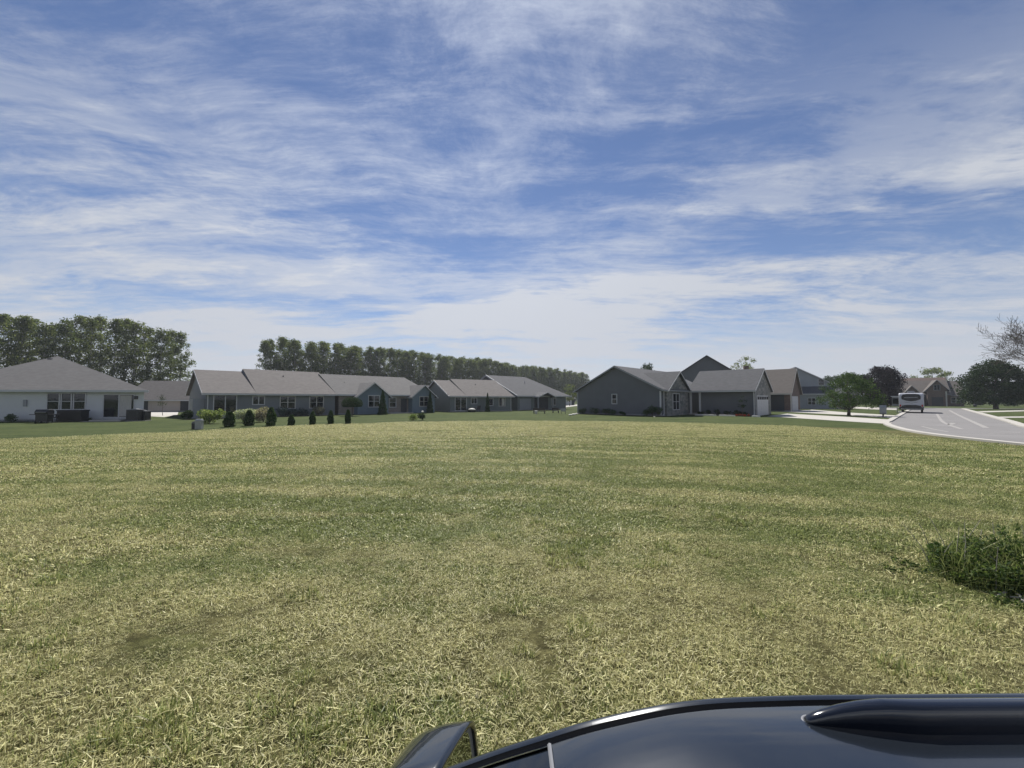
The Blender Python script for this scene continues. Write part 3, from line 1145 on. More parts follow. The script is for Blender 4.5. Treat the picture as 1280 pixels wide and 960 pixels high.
# ------------------------------------------------------------------ houses
class House:
    def __init__(s, name, origin, deg, label, cat='house', group=None):
        s.r = empty(name, (origin[0], origin[1], 0), R(deg), label=label, cat=cat, group=group)

    def body(s, a0, a1, b0, b1, ze, zr, ridge='a', m='side_grey', part='wall'):
        """gabled block; ridge runs along a or b"""
        mb = MB()
        if ridge == 'a':
            bm = (b0 + b1) / 2
            mb.prism([(b0, -.05), (b1, -.05), (b1, ze), (bm, zr), (b0, ze)], a0, a1, 0)
        elif ridge == 'b':
            am = (a0 + a1) / 2
            mb.prism([(a0, -.05), (a1, -.05), (a1, ze), (am, zr), (a0, ze)], b0, b1, 1)
        else:
            mb.box(a0, a1, b0, b1, -.05, ze)
        return mb.build(part, M[m], s.r)

    def gable(s, a0, a1, b0, b1, ze, zr, ridge='a', m='roof_grey', ov=.45, th=.16, ends=(1, 1), trim='trim', up=0.0, gutter=True):
        """gable roof: slabs + fascia boards and gutters as roof children"""
        e0, e1 = ends
        mb = MB()
        tb = MB()
        if ridge == 'a':
            mid, half = (b0 + b1) / 2, (b1 - b0) / 2
            lo, hi = a0 - (.35 if e0 else 0), a1 + (.35 if e1 else 0)
        else:
            mid, half = (a0 + a1) / 2, (a1 - a0) / 2
            lo, hi = b0 - (.35 if e0 else 0), b1 + (.35 if e1 else 0)
        sl_ = (zr - ze) / half
        top = zr + th + .004 + up
        zt = lambda d: top - d * sl_
        we = half + ov

        def P(t, w, z): return (t, mid + w, z) if ridge == 'a' else (mid + w, t, z)
        for sg in (-1, 1):
            mb.slab([P(lo, 0, zt(0)), P(hi, 0, zt(0)), P(hi, sg * we, zt(we)), P(lo, sg * we, zt(we))], th)
        ro = mb.build('roof', M[m], s.r)
        for sg in (-1, 1):
            if gutter:   # gutter hung on the eave
                z = zt(we)
                q = [P(lo, sg * (we + .005), 0), P(hi, sg * (we + .10), 0)]
                tb.box(q[0][0], q[1][0], q[0][1], q[1][1], z - th - .03, z - .03)
                q = [P(lo + .05, sg * (half + .004), 0), P(hi - .05, sg * (we - .01), 0)]
                tb.box(q[0][0], q[1][0], q[0][1], q[1][1], z - th - .035, z - th - .006)
            for t, e, d in ((lo, e0, -1), (hi, e1, 1)):
                if e:    # rake boards
                    t1 = t + d * .03
                    vs = []
                    for tt in (t + d * .003, t1):
                        vs += [P(tt, 0, zt(0) - .02), P(tt, sg * we, zt(we) - .02), P(tt, sg * we, zt(we) - th - .05), P(tt, 0, zt(0) - th - .05)]
                    tb.add(vs, [(0, 1, 2, 3), (7, 6, 5, 4), (0, 4, 5, 1), (1, 5, 6, 2), (2, 6, 7, 3), (3, 7, 4, 0)])
        tb.build('fascia', M[trim], ro)
        return ro

    def hip(s, a0, a1, b0, b1, ze, ridge_pts, m='roof_grey', ov=.45, th=.16, trim='trim'):
        """hip roof to a ridge of two points ((a,b,z),(a,b,z)) ordered along a"""
        p, q = ridge_pts
        c = [(a0 - ov, b0 - ov, ze), (a1 + ov, b0 - ov, ze), (a1 + ov, b1 + ov, ze), (a0 - ov, b1 + ov, ze)]
        mb = MB()
        vs = c + [p, q] + [(x, y, z - th) for x, y, z in c]
        same = (Vector(p) - Vector(q)).length < .01
        fs = [(0, 1, 4) if same else (0, 1, 5, 4), (1, 2, 5), (2, 3, 4) if same else (2, 3, 4, 5), (3, 0, 4), (6, 7, 1, 0), (7, 8, 2, 1), (8, 9, 3, 2), (9, 6, 0, 3), (9, 8, 7, 6)]
        mb.add(vs, fs)
        ro = mb.build('roof', M[m], s.r)
        tb = MB()
        x0, x1, y0, y1 = a0 - ov, a1 + ov, b0 - ov, b1 + ov
        tb.box(x0 - .1, x1 + .1, y0 - .1, y0 - .004, ze - th - .02, ze + .02)
        tb.box(x0 - .1, x1 + .1, y1 + .004, y1 + .1, ze - th - .02, ze + .02)
        tb.box(x0 - .1, x0 - .004, y0 - .003, y1 + .003, ze - th - .02, ze + .02)
        tb.box(x1 + .004, x1 + .1, y0 - .003, y1 + .003, ze - th - .02, ze + .02)
        tb.build('fascia', M[trim], ro)
        return ro

    def face(s, side, plane):
        """maps (along, outward, z) to local coordinates for a wall plane"""
        return {'front': lambda t, d, z: (t, plane - d, z), 'left': lambda t, d, z: (plane - d, t, z),
                'right': lambda t, d, z: (plane + d, t, z), 'back': lambda t, d, z: (t, plane + d, z)}[side]

    def bx(s, mb, fn, t0, t1, d0, d1, z0, z1):
        p, q = fn(t0, d0, z0), fn(t1, d1, z1)
        mb.box(p[0], q[0], p[1], q[1], z0, z1)

    def window(s, side, plane, t, z0, w, h, cols=1, rows=2, trim='trim', fw=.09, glass='glass', name='window', curtain=False):
        fn = s.face(side, plane)
        fr = MB()
        s.bx(fr, fn, t - w / 2 - fw, t - w / 2, -.02, .05, z0 - fw, z0 + h + fw)
        s.bx(fr, fn, t + w / 2, t + w / 2 + fw, -.02, .05, z0 - fw, z0 + h + fw)
        s.bx(fr, fn, t - w / 2, t + w / 2, -.02, .052, z0 - fw, z0)
        s.bx(fr, fn, t - w / 2, t + w / 2, -.02, .052, z0 + h, z0 + h + fw)
        for i in range(1, cols):
            x = t - w / 2 + w * i / cols
            s.bx(fr, fn, x - .04, x + .04, -.02, .045, z0, z0 + h)
        for j in range(1, rows):
            z = z0 + h * j / rows
            s.bx(fr, fn, t - w / 2, t + w / 2, -.02, .042, z - .025, z + .025)
        wo = fr.build(name, M[trim], s.r)
        pn = MB()
        s.bx(pn, fn, t - w / 2 + .001, t + w / 2 - .001, -.018, .012, z0 + .001, z0 + h - .001)
        pn.build('pane', M[glass], wo)
        if curtain:
            cb = MB()
            s.bx(cb, fn, t + w * .02, t + w * .42, .013, .02, z0 + .05, z0 + h - .05)
            cb.build('curtain', M['curtain'], wo)
        return wo

    def panel(s, side, plane, t0, t1, z0, z1, m, name, d=.03, parent=None, d0=-.02):
        mb = MB()
        s.bx(mb, s.face(side, plane), t0, t1, d0, d, z0, z1)
        return mb.build(name, M[m], parent or s.r)

    def garage_door(s, side, plane, t0, t1, h, m='garage_white', lights=False, z0=0.0):
        fn = s.face(side, plane)
        mb = MB()
        s.bx(mb, fn, t0, t1, -.02, .03, z0, h)
        n = 4
        for i in range(n):
            z = z0 + (h - z0) * i / n
            k = 6
            for j in range(k):
                x0 = t0 + (t1 - t0) * j / k
                s.bx(mb, fn, x0 + .08, x0 + (t1 - t0) / k - .08, .03, .045, z + .08, z + (h - z0) / n - .08)
        do = mb.build('garage_door', M[m], s.r)
        if lights:
            lb = MB()
            for j in range(6):
                x0 = t0 + (t1 - t0) * j / 6
                s.bx(lb, fn, x0 + .12, x0 + (t1 - t0) / 6 - .12, .045, .055, h - (h - z0) / n + .12, h - .12)
            lb.build('door_light', M['glass_dark'], do)
        return do

    def box(s, name, x0, x1, y0, y1, z0, z1, m, parent=None, bevel=0):
        return MB().box(x0, x1, y0, y1, z0, z1).build(name, M[m], parent or s.r, bevel=bevel)

    def pipe(s, a, b, z, m='dark_metal', h=.45, name='vent_pipe'):
        return MB().tube([(a, b, z), (a, b, z + h)], .07, 8).build(name, M[m], s.r)

    def vent(s, a, b, z, name='roof_vent'):
        return MB().box(a - .2, a + .2, b - .2, b + .15, z, z + .18).build(name, M['dark_metal'], s.r, bevel=.03)

    def found(s, a0, a1, b0, b1, h=.18):
        return MB().box(a0 - .03, a1 + .03, b0 - .03, b1 + .03, -.06, h).build('foundation', M['found'], s.r)

    def downspout(s, a, b, ze, m='trim'):
        return MB().tube([(a, b, ze - .05), (a, b, .25), (a + .02, b - .3, .08)], .055, 6).build('downspout', M[m], s.r)


# --- A: pale house at the far left -----------------------------------------
phi = math.atan2(.208, .978)
ua = Vector((math.cos(phi), math.sin(phi)))
na = Vector((-math.sin(phi), math.cos(phi)))
cornerA = Vector((-34.5, 36.6))
oA = cornerA - ua * 17
A = House('pale_house', oA, math.degrees(phi), 'pale siding bungalow with dark hipped roof at the far left', 'house')
fpA = [(0, 0), (16.6, 0), (9.2, 9.5), (0, 9.5)]
MB().prism(fpA, -.06, .18, 2).build('foundation', M['found'], A.r)
MB().prism(fpA, -.05, 2.68, 2).build('wall', M['side_white'], A.r)
ea = [(-.4, -.4), (17.15, -.4), (9.5, 10.0), (-.4, 10.0)]
ap = (4.1, 7.3, 6.62)
ra_ = MB()
ra_.add([(x, y, 2.83) for x, y in ea] + [ap] + [(x, y, 2.69) for x, y in ea],
        [(0, 1, 4), (1, 2, 4), (2, 3, 4), (3, 0, 4), (5, 6, 1, 0), (6, 7, 2, 1), (7, 8, 3, 2), (8, 5, 0, 3), (8, 7, 6, 5)])
roA = ra_.build('roof', M['roof_grey'], A.r)
MB().box(-.5, 17.2, -.50, -.404, 2.64, 2.85).build('fascia', M['trim'], roA)
MB().box(-.38, 16.9, -.38, -.002, 2.655, 2.686).build('soffit', M['trim'], roA)


def la(o, ang, px, Y0=None, b=0.0):
    """a-coordinate on a wall line (b const) seen at photo column px"""
    u = Vector((math.cos(R(ang)), math.sin(R(ang))))
    n = Vector((-u.y, u.x))
    p = Vector(o) + n * b
    k = (px - 640) / F
    return (k * p.y - p.x) / (u.x - k * u.y)


degA = math.degrees(phi)
for px in (68.5, 84, 99):
    A.window('front', 0, la(oA, degA, px), .95 + .15, .98, 1.42, 1, 2)
sl0 = A.window('front', 0, la(oA, degA, 149.5), .35, 2.35, 2.05, 2, 1, name='patio_door', curtain=True)
A.box('porch_slab', la(oA, degA, 131), la(oA, degA, 168), -1.6, -.05, -.02, .16, 'concrete')
A.panel('front', 0, la(oA, degA, 31), la(oA, degA, 35), 1.35, 1.95, 'trim_grey', 'meter_box', .12)
MB().box(-.12, .12, 0, .12, 0, .3).build('porch_light', M['dark_metal'], A.r).location = (la(oA, degA, 171), -.13, 2.0)
A.vent(4.1, 6.6, 6.1)


def world(h, a, b, z=0):
    rz = h.r.rotation_euler.z
    return Vector((h.r.location.x + a * math.cos(rz) - b * math.sin(rz), h.r.location.y + a * math.sin(rz) + b * math.cos(rz), z))


slab_poly([world(A, la(oA, degA, 72), -1.6), world(A, la(oA, degA, 130.6), -1.6), world(A, la(oA, degA, 130.6), -.1), world(A, la(oA, degA, 72), -.1)], .03, 'patio', M['concrete'], kind='structure')

# --- B: garage wing behind ---------------------------------------------------
oB = at(185, 60).xy
B = House('tan_garage_house', oB, 8, 'low house with grey roof and wide tan garage door behind the pale house', 'house')
B.found(-3, 6.3, 0, 8)
B.body(-3, 6.3, 0, 8, 2.1, 4.9, 'a', 'side_dark')
B.gable(-3, 6.3, 0, 8, 2.1, 4.9, 'a', 'roof_warm', trim='trim', ov=.5)
B.garage_door('front', 0, .1, 4.6, 1.95, 'garage_tan', z0=.12)
B.downspout(5.9, -.1, 2.1)

# --- C: grey house -----------------------------------------------------------
oC = Vector((-31.8, 40.0))
C_h = House('grey_bungalow', oC, 45, 'grey siding bungalow with stepped warm grey roof, patio door and shrub bed', 'house')
C_h.found(0, 13, 0, 14.8)
C_h.body(0, 4.38, 0, 14.8, 2.62, 5.32, 'a', 'side_grey')
C_h.body(4.385, 13, 0, 14.8, 2.62, 5.66, 'a', 'side_grey')
C_h.gable(0, 4.4, 0, 14.8, 2.62, 5.32, 'a', 'roof_warm', ends=(1, 0), ov=.4)
C_h.gable(4.404, 13, 0, 14.8, 2.62, 5.66, 'a', 'roof_warm', ends=(0, 1), ov=.4)
C_h.window('front', 0, la(oC, 45, 282), .35, 1.9, 2.05, 2, 1, name='patio_door')
C_h.window('front', 0, la(oC, 45, 323.5), 1.45, 1.05, .85, 2, 1)
C_h.window('front', 0, la(oC, 45, 360), .95, 1.5, 1.35, 2, 2, trim='trim_cream')
C_h.window('front', 0, la(oC, 45, 396), .95, 1.5, 1.35, 2, 2, trim='trim_cream')
C_h.downspout(.15, -.12, 2.6)
C_h.pipe(8.4, 5.2, 4.6)
C_h.pipe(9.2, 3.4, 3.8, h=.3)
# short wall screen at the left end
C_h.box('side_bay', -1.0, -.02, .6, 3.0, -.05, 2.0, 'trim_grey')
# --- D: blue-grey pair --------------------------------------------------------
oD = Vector((-22.6 + .25, 49.2 + .25))
D = House('blue_grey_house', oD, 45, 'blue grey house with two small front gables and brick end', 'house')
D.found(.1, 14.2, 0, 12.6)
D.body(.1, 14.2, 0, 12.6, 2.45, 5.2, None, 'tan_stone')
zr_, ze_ = 5.55, 2.62
D.hip(.1, 14.2, 0, 12.6, ze_, ((-.3, 6.3, zr_), (12.9, 6.3, zr_)), m='roof_grey', ov=.4)
for (a0, a1, zz) in ((2.1, 6.4, 4.15), (10.1, 13.9, 4.0)):
    D.body(a0, a1, -1.1, 3.0, 2.45, zz, 'b', 'side_blue', part='gable_wall')
    D.gable(a0, a1, -1.1, 5.4, 2.45, zz, 'b', 'roof_grey', ov=.35, th=.12, ends=(1, 0), gutter=True)
D.window('front', -1.1, 4.3, 1.0, 1.45, 1.45, 2, 2, trim='trim')
D.window('front', -1.1, 12.0, 1.0, 1.35, 1.35, 2, 2, trim='trim_cream')
D.window('front', 0, 7.6, .9, .9, 1.3, 1, 2)
D.panel('front', 0, 8.9, 9.8, .1, 2.1, 'side_dark', 'door', .05)
D.box('porch_slab', 6.5, 10.05, -1.5, -.04, -.02, .10, 'concrete')
D.box('chimney_vent', 10.0, 10.25, 7.0, 7.25, 5.1, 5.9, 'dark_metal')
D.pipe(2.2, 3.6, 4.1, h=.3)
D2 = House('low_grey_house', at(524, 70).xy, 30, 'low grey roof showing between the blue grey and the green grey houses', 'house')
D2.body(-4, 5, 0, 7, 2.5, 4.6, 'a', 'side_grey')
D2.gable(-4, 5, 0, 7, 2.5, 4.5, 'a', 'roof_grey')

# --- E ------------------------------------------------------------------------
oE = Vector((-9.6, 60.0))
E = House('green_grey_house', oE, 30, 'green grey bungalow with wide blank gable end left of centre', 'house')
E.found(0, 11, 0, 14)
E.body(0, 2.6, 0, 14, 2.5, 5.12, 'a', 'side_sage')
E.body(2.605, 11, 0, 14, 2.5, 5.38, 'a', 'side_sage')
E.gable(0, 2.6, 0, 14, 2.5, 5.12, 'a', 'roof_warm', ends=(1, 0), ov=.4)
E.gable(2.604, 11, 0, 14, 2.5, 5.38, 'a', 'roof_warm', ends=(0, 1), ov=.4)
E.window('front', 0, la(oE, 30, 576), .25, 1.8, 2.0, 2, 1, name='patio_door')
E.window('front', 0, la(oE, 30, 592.5), 1.3, .9, .85, 2, 1)
E.window('front', 0, la(oE, 30, 613), 1.0, .9, 1.1, 1, 1)
E.window('front', 0, la(oE, 30, 627.5), .9, 1.1, 1.3, 2, 1, curtain=True, trim='trim_cream')
E.pipe(6.3, 4.5, 4.2)
E.downspout(10.8, -.1, 2.5)
# --- F ------------------------------------------------------------------------
oF = Vector((.99, 68.0))
Fh = House('dark_roof_house', oF, 40, 'sage house with dark hipped roof, gable end and arched porch near centre', 'house')
Fh.found(0, 12.6, 0, 17)
Fh.body(0, 12.6, 0, 17, 2.5, 0, None, 'side_sage')
MB().prism([(0, 2.5), (17, 2.5), (8.8, 6.4)], 0.0, .4, 0).build('gable_wall', M['side_sage'], Fh.r)
Fh.hip(0, 13.3, 0, 17.2, 2.62, ((-.35, 8.8, 6.66), (9.6, 8.8, 6.66)), m='roof_dark', ov=.4)
rb = MB()
for sg, e in ((-1, -.5), (1, 17.7)):
    rb.add([(-.42, 8.8, 6.72), (-.42, e, 2.66), (-.42, e, 2.42), (-.42, 8.8, 6.45), (-.6, 8.8, 6.72), (-.6, e, 2.66), (-.6, e, 2.42), (-.6, 8.8, 6.45)],
           [(0, 1, 2, 3), (7, 6, 5, 4), (0, 4, 5, 1), (1, 5, 6, 2), (2, 6, 7, 3), (3, 7, 4, 0)])
rb.build('rake_board', M['trim_grey'], Fh.r)
Fh.garage_door('front', 0, .5, 3.2, 2.1, 'trim_grey')
t1_, t2_ = la(oF, 40, 668), la(oF, 40, 685)
Fh.panel('front', 0, t1_, t2_, .1, 2.4, 'side_dark', 'porch_shade_panel', .04)  # flat dark panel on the wall, its colour stands for the porch's shade
Fh.window('front', 0, la(oF, 40, 692), .9, 1.0, 1.25, 2, 1, trim='trim_cream')
Fh.pipe(6.6, 5.5, 5.0, 'trim', .6)
Fh.gable(t1_ - .2, t2_ + .2, -1.3, 2.0, 2.45, 3.2, 'b', 'roof_dark', ov=.25, th=.12, ends=(1, 0), trim='trim')
for t in (t1_ - .1, t2_ + .1):
    Fh.box('porch_post', t - .1, t + .1, -1.2, -1.0, 0, 2.5, 'trim_grey')

# --- G: slate house in the right middle ----------------------------------------
kG = 1.10
oG = Vector((8.3, 48.8)) * kG
G = House('slate_house', oG, -45, 'slate grey house with broad gable, stone veneer and white garage door', 'house')
s_ = kG
W1 = 10.8 * s_
EZ = 3.18
G.found(0, W1, 0, 15 * s_)
G.body(0, W1, 0, 15 * s_, EZ, 6.15, 'b', 'side_slate')
G.gable(0, W1, 0, 15 * s_, EZ, 6.15, 'b', 'roof_dark', ov=.42, trim='trim_grey', ends=(1, 1))
# stone cross gable facing the street
a_st = W1 + .25
G.body(W1 - .5, a_st, 1.0, 7.6, EZ - .05, 5.35, 'a', 'stone', part='stone_wall')
G.gable(W1 - 5.6, a_st, 1.0, 7.6, EZ - .05, 5.35, 'a', 'roof_dark', ov=.35, ends=(0, 1), th=.14, trim='trim')
G.window('right', a_st, 3.7, .75, 1.9, 1.9, 2, 2, trim='trim')
# garage wing
gy0, gy1, gx1 = 7.9, 16.3, 17.7 * s_
G.body(W1 + 1.7, gx1, gy0 + .35, gy1, EZ, 5.75, 'a', 'side_slate', part='garage_wall')
G.gable(W1 + .2, gx1, gy0, gy1, EZ - .02, 5.72, 'a', 'roof_dark', ov=.40, ends=(0, 1), trim='trim')
mbs = MB().prism([(gy0 + .33, .0), (gy0 + .33, EZ - .02), ((gy0 + gy1) / 2, 5.66), (gy1, EZ - .02), (gy1, 0)], gx1 + .004, gx1 + .12, 0)
mbs.build('stone_wall', M['stone'], G.r)
G.garage_door('right', gx1 + .12, gy0 + 1.2, gy1 - 1.6, 2.45, 'garage_white', lights=True)
G.panel('right', gx1 + .12, gy0 + .38, gy0 + .62, .0, EZ - .25, 'trim_grey', 'corner_board', .05)
for a_ in (W1 + .45, W1 + 1.6):
    G.box('porch_post', a_ - .11, a_ + .11, gy0 - .02, gy0 + .2, 0, EZ - .18, 'trim')
G.box('porch_slab', W1 + .02, W1 + 1.7, gy0 - .1, gy0 + 3, -.02, .12, 'concrete')
G.downspout(W1 + .10, .55, EZ)
G.downspout(gx1 + .05, gy0 + .15, EZ)
G.window('front', 0, la(oG, -45, 768), 1.45, .62, 1.15, 1, 2, trim='trim')
G.panel('front', 0, W1 - .16, W1 + .02, .15, EZ - .2, 'trim', 'corner_board', .05)
G.panel('front', 0, -.02, .14, .15, EZ - .2, 'trim_grey', 'corner_board', .05)
G.pipe(W1 - 3.4, 9.0, 5.2, h=.4)

# --- H: tall gable behind G ------------------------------------------------------
oH = at(870, 74).xy
Hh = House('tall_gable_house', at(846, 76).xy, -18, 'tall dark gabled house rising behind the slate house', 'house')
Hh.body(-2, 12.8, 0, 14, 5.3, 10.35, 'b', 'side_slate')
Hh.gable(-2, 12.8, 0, 14, 5.3, 10.35, 'b', 'roof_dark', ov=.4, trim='side_dark')
Hh.body(9.5, 20, 3.0, 12, 4.5, 7.6, 'a', 'side_light', part='side_wing')
Hh.gable(9.5, 20, 3.0, 12, 4.5, 7.6, 'a', 'roof_grey', ov=.4, ends=(0, 1))
Hh.box('chimney', 13.2, 14.0, 6.0, 6.9, 6.2, 8.7, 'brick')

# --- I: brown roofed garage --------------------------------------------------------
oI = at(932, 66).xy
I_ = House('brown_roof_house', oI, -45, 'house with brown shingle roof and porch posts beside the slate house', 'house')
I_.found(-3, 6.2, .4, 9)
I_.body(-3, 6.2, .4, 9, 3.25, 6.9, 'a', 'brick')
I_.gable(-3, 6.2, .0, 9, 3.2, 7.0, 'a', 'roof_brown', ov=.5, trim='trim_cream')
for a_ in (1.2, 3.0):
    I_.box('porch_post', a_ - .2, a_ + .2, -.25, .1, 0, 3.1, 'trim_cream')
I_.panel('front', .4, 1.8, 5.4, .1, 2.7, 'side_dark', 'porch_shade_panel', .04)  # no real depth here: dark panel paints the shade of the opening
I_.panel('right', 6.2, .42, 1.0, 0, 3.0, 'trim_cream', 'corner_board', .08)
I_.garage_door('right', 6.2, 1.8, 7.0, 2.5, 'garage_white')

# --- J: light two-storey house -----------------------------------------------------
oJ = at(974, 84).xy
J = House('light_grey_house', oJ, -25, 'light grey two storey house half hidden by the street tree', 'house')
J.body(-3, 9, 0, 13, 5.3, 8.8, 'b', 'side_light')
J.gable(-3, 9, 0, 13, 5.3, 8.8, 'b', 'roof_grey', ov=.4, trim='trim')
J.body(2, 10.5, -3, -.02, 3.0, 3.0, None, 'side_light', part='front_wing')
J.hip(2, 10.5, -3, 0, 3.1, ((2.2, -.2, 4.7), (9.8, -.2, 4.7)), m='roof_dark', ov=.3)
J.window('front', 0, 7.4, 5.0, .9, 1.2, 1, 2, trim='trim')
J.window('front', 0, 3.2, 5.2, .9, 1.2, 1, 2, trim='trim')
J.window('front', -3, 5.0, .9, 1.2, 1.3, 2, 2)

# --- N: brick house at the street's end ----------------------------------------------
oN = at(1124, 116).xy
Nn = House('brown_brick_house', oN, -40, 'brown brick house with three gables closing the end of the street', 'house')


def laN(px, b=0): return la(oN, -40, px, b=b)


Nn.body(-2, laN(1188), 0, 12, 3.6, 8.5, 'a', 'brick')
Nn.gable(-2, laN(1186), 0, 12, 3.6, 8.3, 'a', 'roof_brown', ov=.5, trim='trim_grey')
c0, c1_ = laN(1159, -2), laN(1184, -2)
Nn.body(c0, c1_, -2, 6, 4.9, 7.4, 'b', 'brick', part='gable_wall')
Nn.gable(c0, c1_, -2, 8, 4.9, 7.4, 'b', 'roof_brown', ov=.5, ends=(1, 0), trim='trim_grey')
d0, d1_ = laN(1128, -1.5), laN(1152, -1.5)
Nn.body(d0, d1_, -1.5, 5, 3.3, 5.9, 'b', 'brick', part='gable_wall')
Nn.gable(d0, d1_, -1.5, 7, 3.3, 5.9, 'b', 'roof_brown', ov=.5, ends=(1, 0), trim='trim_grey')
Nn.window('front', -2, (c0 + c1_) / 2, 4.6, 1.1, 1.4, 2, 1, trim='trim_grey')
Nn.garage_door('front', -2, c0 + .8, c1_ - .8, 2.6, 'side_dark')
Nn.body(laN(1188) + .01, laN(1206), 1, 10, 3.3, 7.2, 'a', 'brick', part='side_wing')
Nn.gable(laN(1188) + .01, laN(1206), 1, 10, 3.3, 7.2, 'a', 'roof_brown', ov=.5, trim='trim_grey', ends=(0, 1))
Nn.window('front', 1, laN(1194, 1), 1.0, 1.6, 1.5, 2, 2, trim='trim_cream')
Nn.window('front', 1, laN(1200, 1), 1.0, 1.3, 1.5, 1, 2, trim='trim_cream')
Nn.panel('front', -2, c1_ - .35, c1_ - .05, 0, 4.2, 'trim_cream', 'corner_board', .08)

# low distant house in the gap between F and G
Q = House('distant_house', at(705, 128).xy, 10, 'dark distant house seen through the gap right of centre', 'house')
Q.body(-1, 3.6, 0, 7, 2.2, 3.4, 'a', 'side_dark')
Q.gable(-1, 3.6, 0, 7, 2.2, 3.4, 'a', 'roof_dark', ov=.4)
Q.garage_door('front', 0, .6, 2.6, 1.9, 'garage_white')
# landscaping bed kerbs
slab_poly([world(C_h, -1.6, -2.0), world(C_h, 6.5, -2.0), world(C_h, 13, -1.0), world(C_h, 13, -.1), world(C_h, -1.6, -.1)], .03, 'mulch_bed', M['mulch'], kind='structure')
slab_poly([world(G, .2, -1.1), world(G, W1 + .6, -1.2), world(G, W1 + .6, -.1), world(G, .2, -.1)], .03, 'mulch_bed', M['mulch'], kind='structure')
bedz = [world(G, W1 + 1.0, gy0 - 2.2), world(G, gx1 - .4, gy0 - 2.0), world(G, gx1 - .3, gy0 + .2), world(G, W1 + 1.8, gy0 + .2)]
slab_poly(bedz, .03, 'mulch_bed', M['mulch'], kind='structure')

# ------------------------------------------------------------------ trees
pop = [tree_meshes('poplar%d' % i, 20, 3.1, 1.6, 'column', 215, 60, .19, M['lf_poplar'], None, tr=.26, crad=(.45, 1.15), seed=20 + i, limbs=12) for i in range(8)]
protos = {}
POPLAB = {}


def place_poplar(k, loc, rz, sc, label, group):
    if k not in protos:
        t = make_tree('poplar_tree', pop[k], loc, rz, 1, M['bark_pale'], label=label, cat='tree', group=group)
        protos[k] = t
    else:
        t = copy_tree(protos[k])
        t['label'] = label
        if group: t['group'] = group
        elif 'group' in t: del t['group']
        t.location = loc
        t.rotation_euler = (0, 0, rz)
    t.scale = sc
    return t


rt = random.Random(3)
topL = ([-60, 0, 12, 30, 50, 68, 85, 100, 115, 130, 150, 165, 190, 205, 222, 240], [386, 388, 391, 395, 402, 400, 395, 393, 397, 396, 398, 400, 407, 412, 411, 424])
px = -62
i = 0
while px < 232:
    Yt = float(np.interp(px, [-60, 240], [76, 96])) + (5.0 if i % 2 else 0) + rt.uniform(-1, 1)
    top = float(np.interp(px, *topL)) + rt.uniform(-3, 3)
    h = CAM_H + (HZ - top) / F * Yt
    p = at(px, Yt)
    w = rt.uniform(.85, 1.15)
    if px > 215: lab, gpn = 'tall poplar at the right end of the tree belt behind the tan garage', None
    elif px > 160: lab, gpn = 'tall poplar in the left tree belt above the tan garage roof', 'poplars above the tan garage'
    elif px > 72: lab, gpn = 'tall poplar right of the pale house roof peak in the left tree belt', 'poplars right of the roof peak'
    else: lab, gpn = 'tall poplar left of the pale house roof peak in the left tree belt', 'poplars left of the roof peak'
    place_poplar(rt.randrange(8), p, rt.uniform(0, 6.28), (w, w, h / 20), lab, gpn)
    px += rt.uniform(11, 17)
    i += 1
topR = ([320, 345, 400, 450, 500, 560, 610, 640, 670, 700, 735], [425, 421, 427, 433, 437, 445, 449, 456, 459, 462, 468])
A0, A1 = Vector((-73, 114)), Vector((53, 272))
n = 98
for i in range(n):
    q = A0.lerp(A1, i / (n - 1)) + Vector((rt.uniform(-1.2, 1.2), rt.uniform(-1.2, 1.2))) + (Vector((-3.2, 2.6)) if i % 2 else Vector((0, 0)))
    pxx = 640 + q.x / q.y * F
    top = float(np.interp(pxx, *topR)) + rt.uniform(-2.4, 1.8)
    h = CAM_H + (HZ - top) / F * q.y
    w = rt.uniform(.95, 1.5) if i > 2 else .85
    spots = ((402, 'the grey bungalow', 'grey bungalow'), (530, 'the blue grey house', 'blue grey house'), (612, 'the green grey bungalow', 'green grey bungalow'), (700, 'the dark roofed house', 'dark roofed house'), (9999, 'the gap before the slate house', 'gap'))
    sp1, sp2 = next((b_, c_) for a_, b_, c_ in spots if pxx < a_)
    lab = 'first poplar at the left end of the long row behind the grey bungalow' if i == 0 else 'tall poplar in the long receding row, behind ' + sp1
    place_poplar(rt.randrange(8), (q.x, q.y, 0), rt.uniform(0, 6.28), (w, w, h / 20), lab, None if i == 0 else 'poplars of the long row behind the ' + sp2)

# understorey bushes beneath the belts
und = [tree_meshes('under%d' % i, 5.5, 2.8, .3, 'round', 34, 62, .20, M['lf_under'], None, tr=.1, crad=(.6, 1.1), seed=60 + i, limbs=5) for i in range(2)]
up = {}
for i in range(30):
    if i < 12:
        p = at(-50 + i * 26, 74 + i * 1.6)
        lab, gpn = 'dark bushy sapling under the poplar belt on the left', 'saplings under the left poplar belt'
    else:
        q = A0.lerp(A1, (i - 12) / 17)
        p = Vector((q.x + 2.5, q.y - 2.5, 0))
        lab, gpn = 'dark bushy sapling at the foot of the long poplar row', 'saplings under the long poplar row'
    k = i % 2
    if k not in up:
        t = make_tree('sapling', und[k], p, rt.uniform(0, 6), 1, M['bark'], label=lab, cat='tree', group=gpn)
        up[k] = t
    else:
        t = copy_tree(up[k])
        t['label'], t['group'] = lab, gpn
        t.location = p
        t.rotation_euler = (0, 0, rt.uniform(0, 6))
    sc = rt.uniform(.8, 1.25)
    t.scale = (sc * 1.2, sc * 1.2, sc)

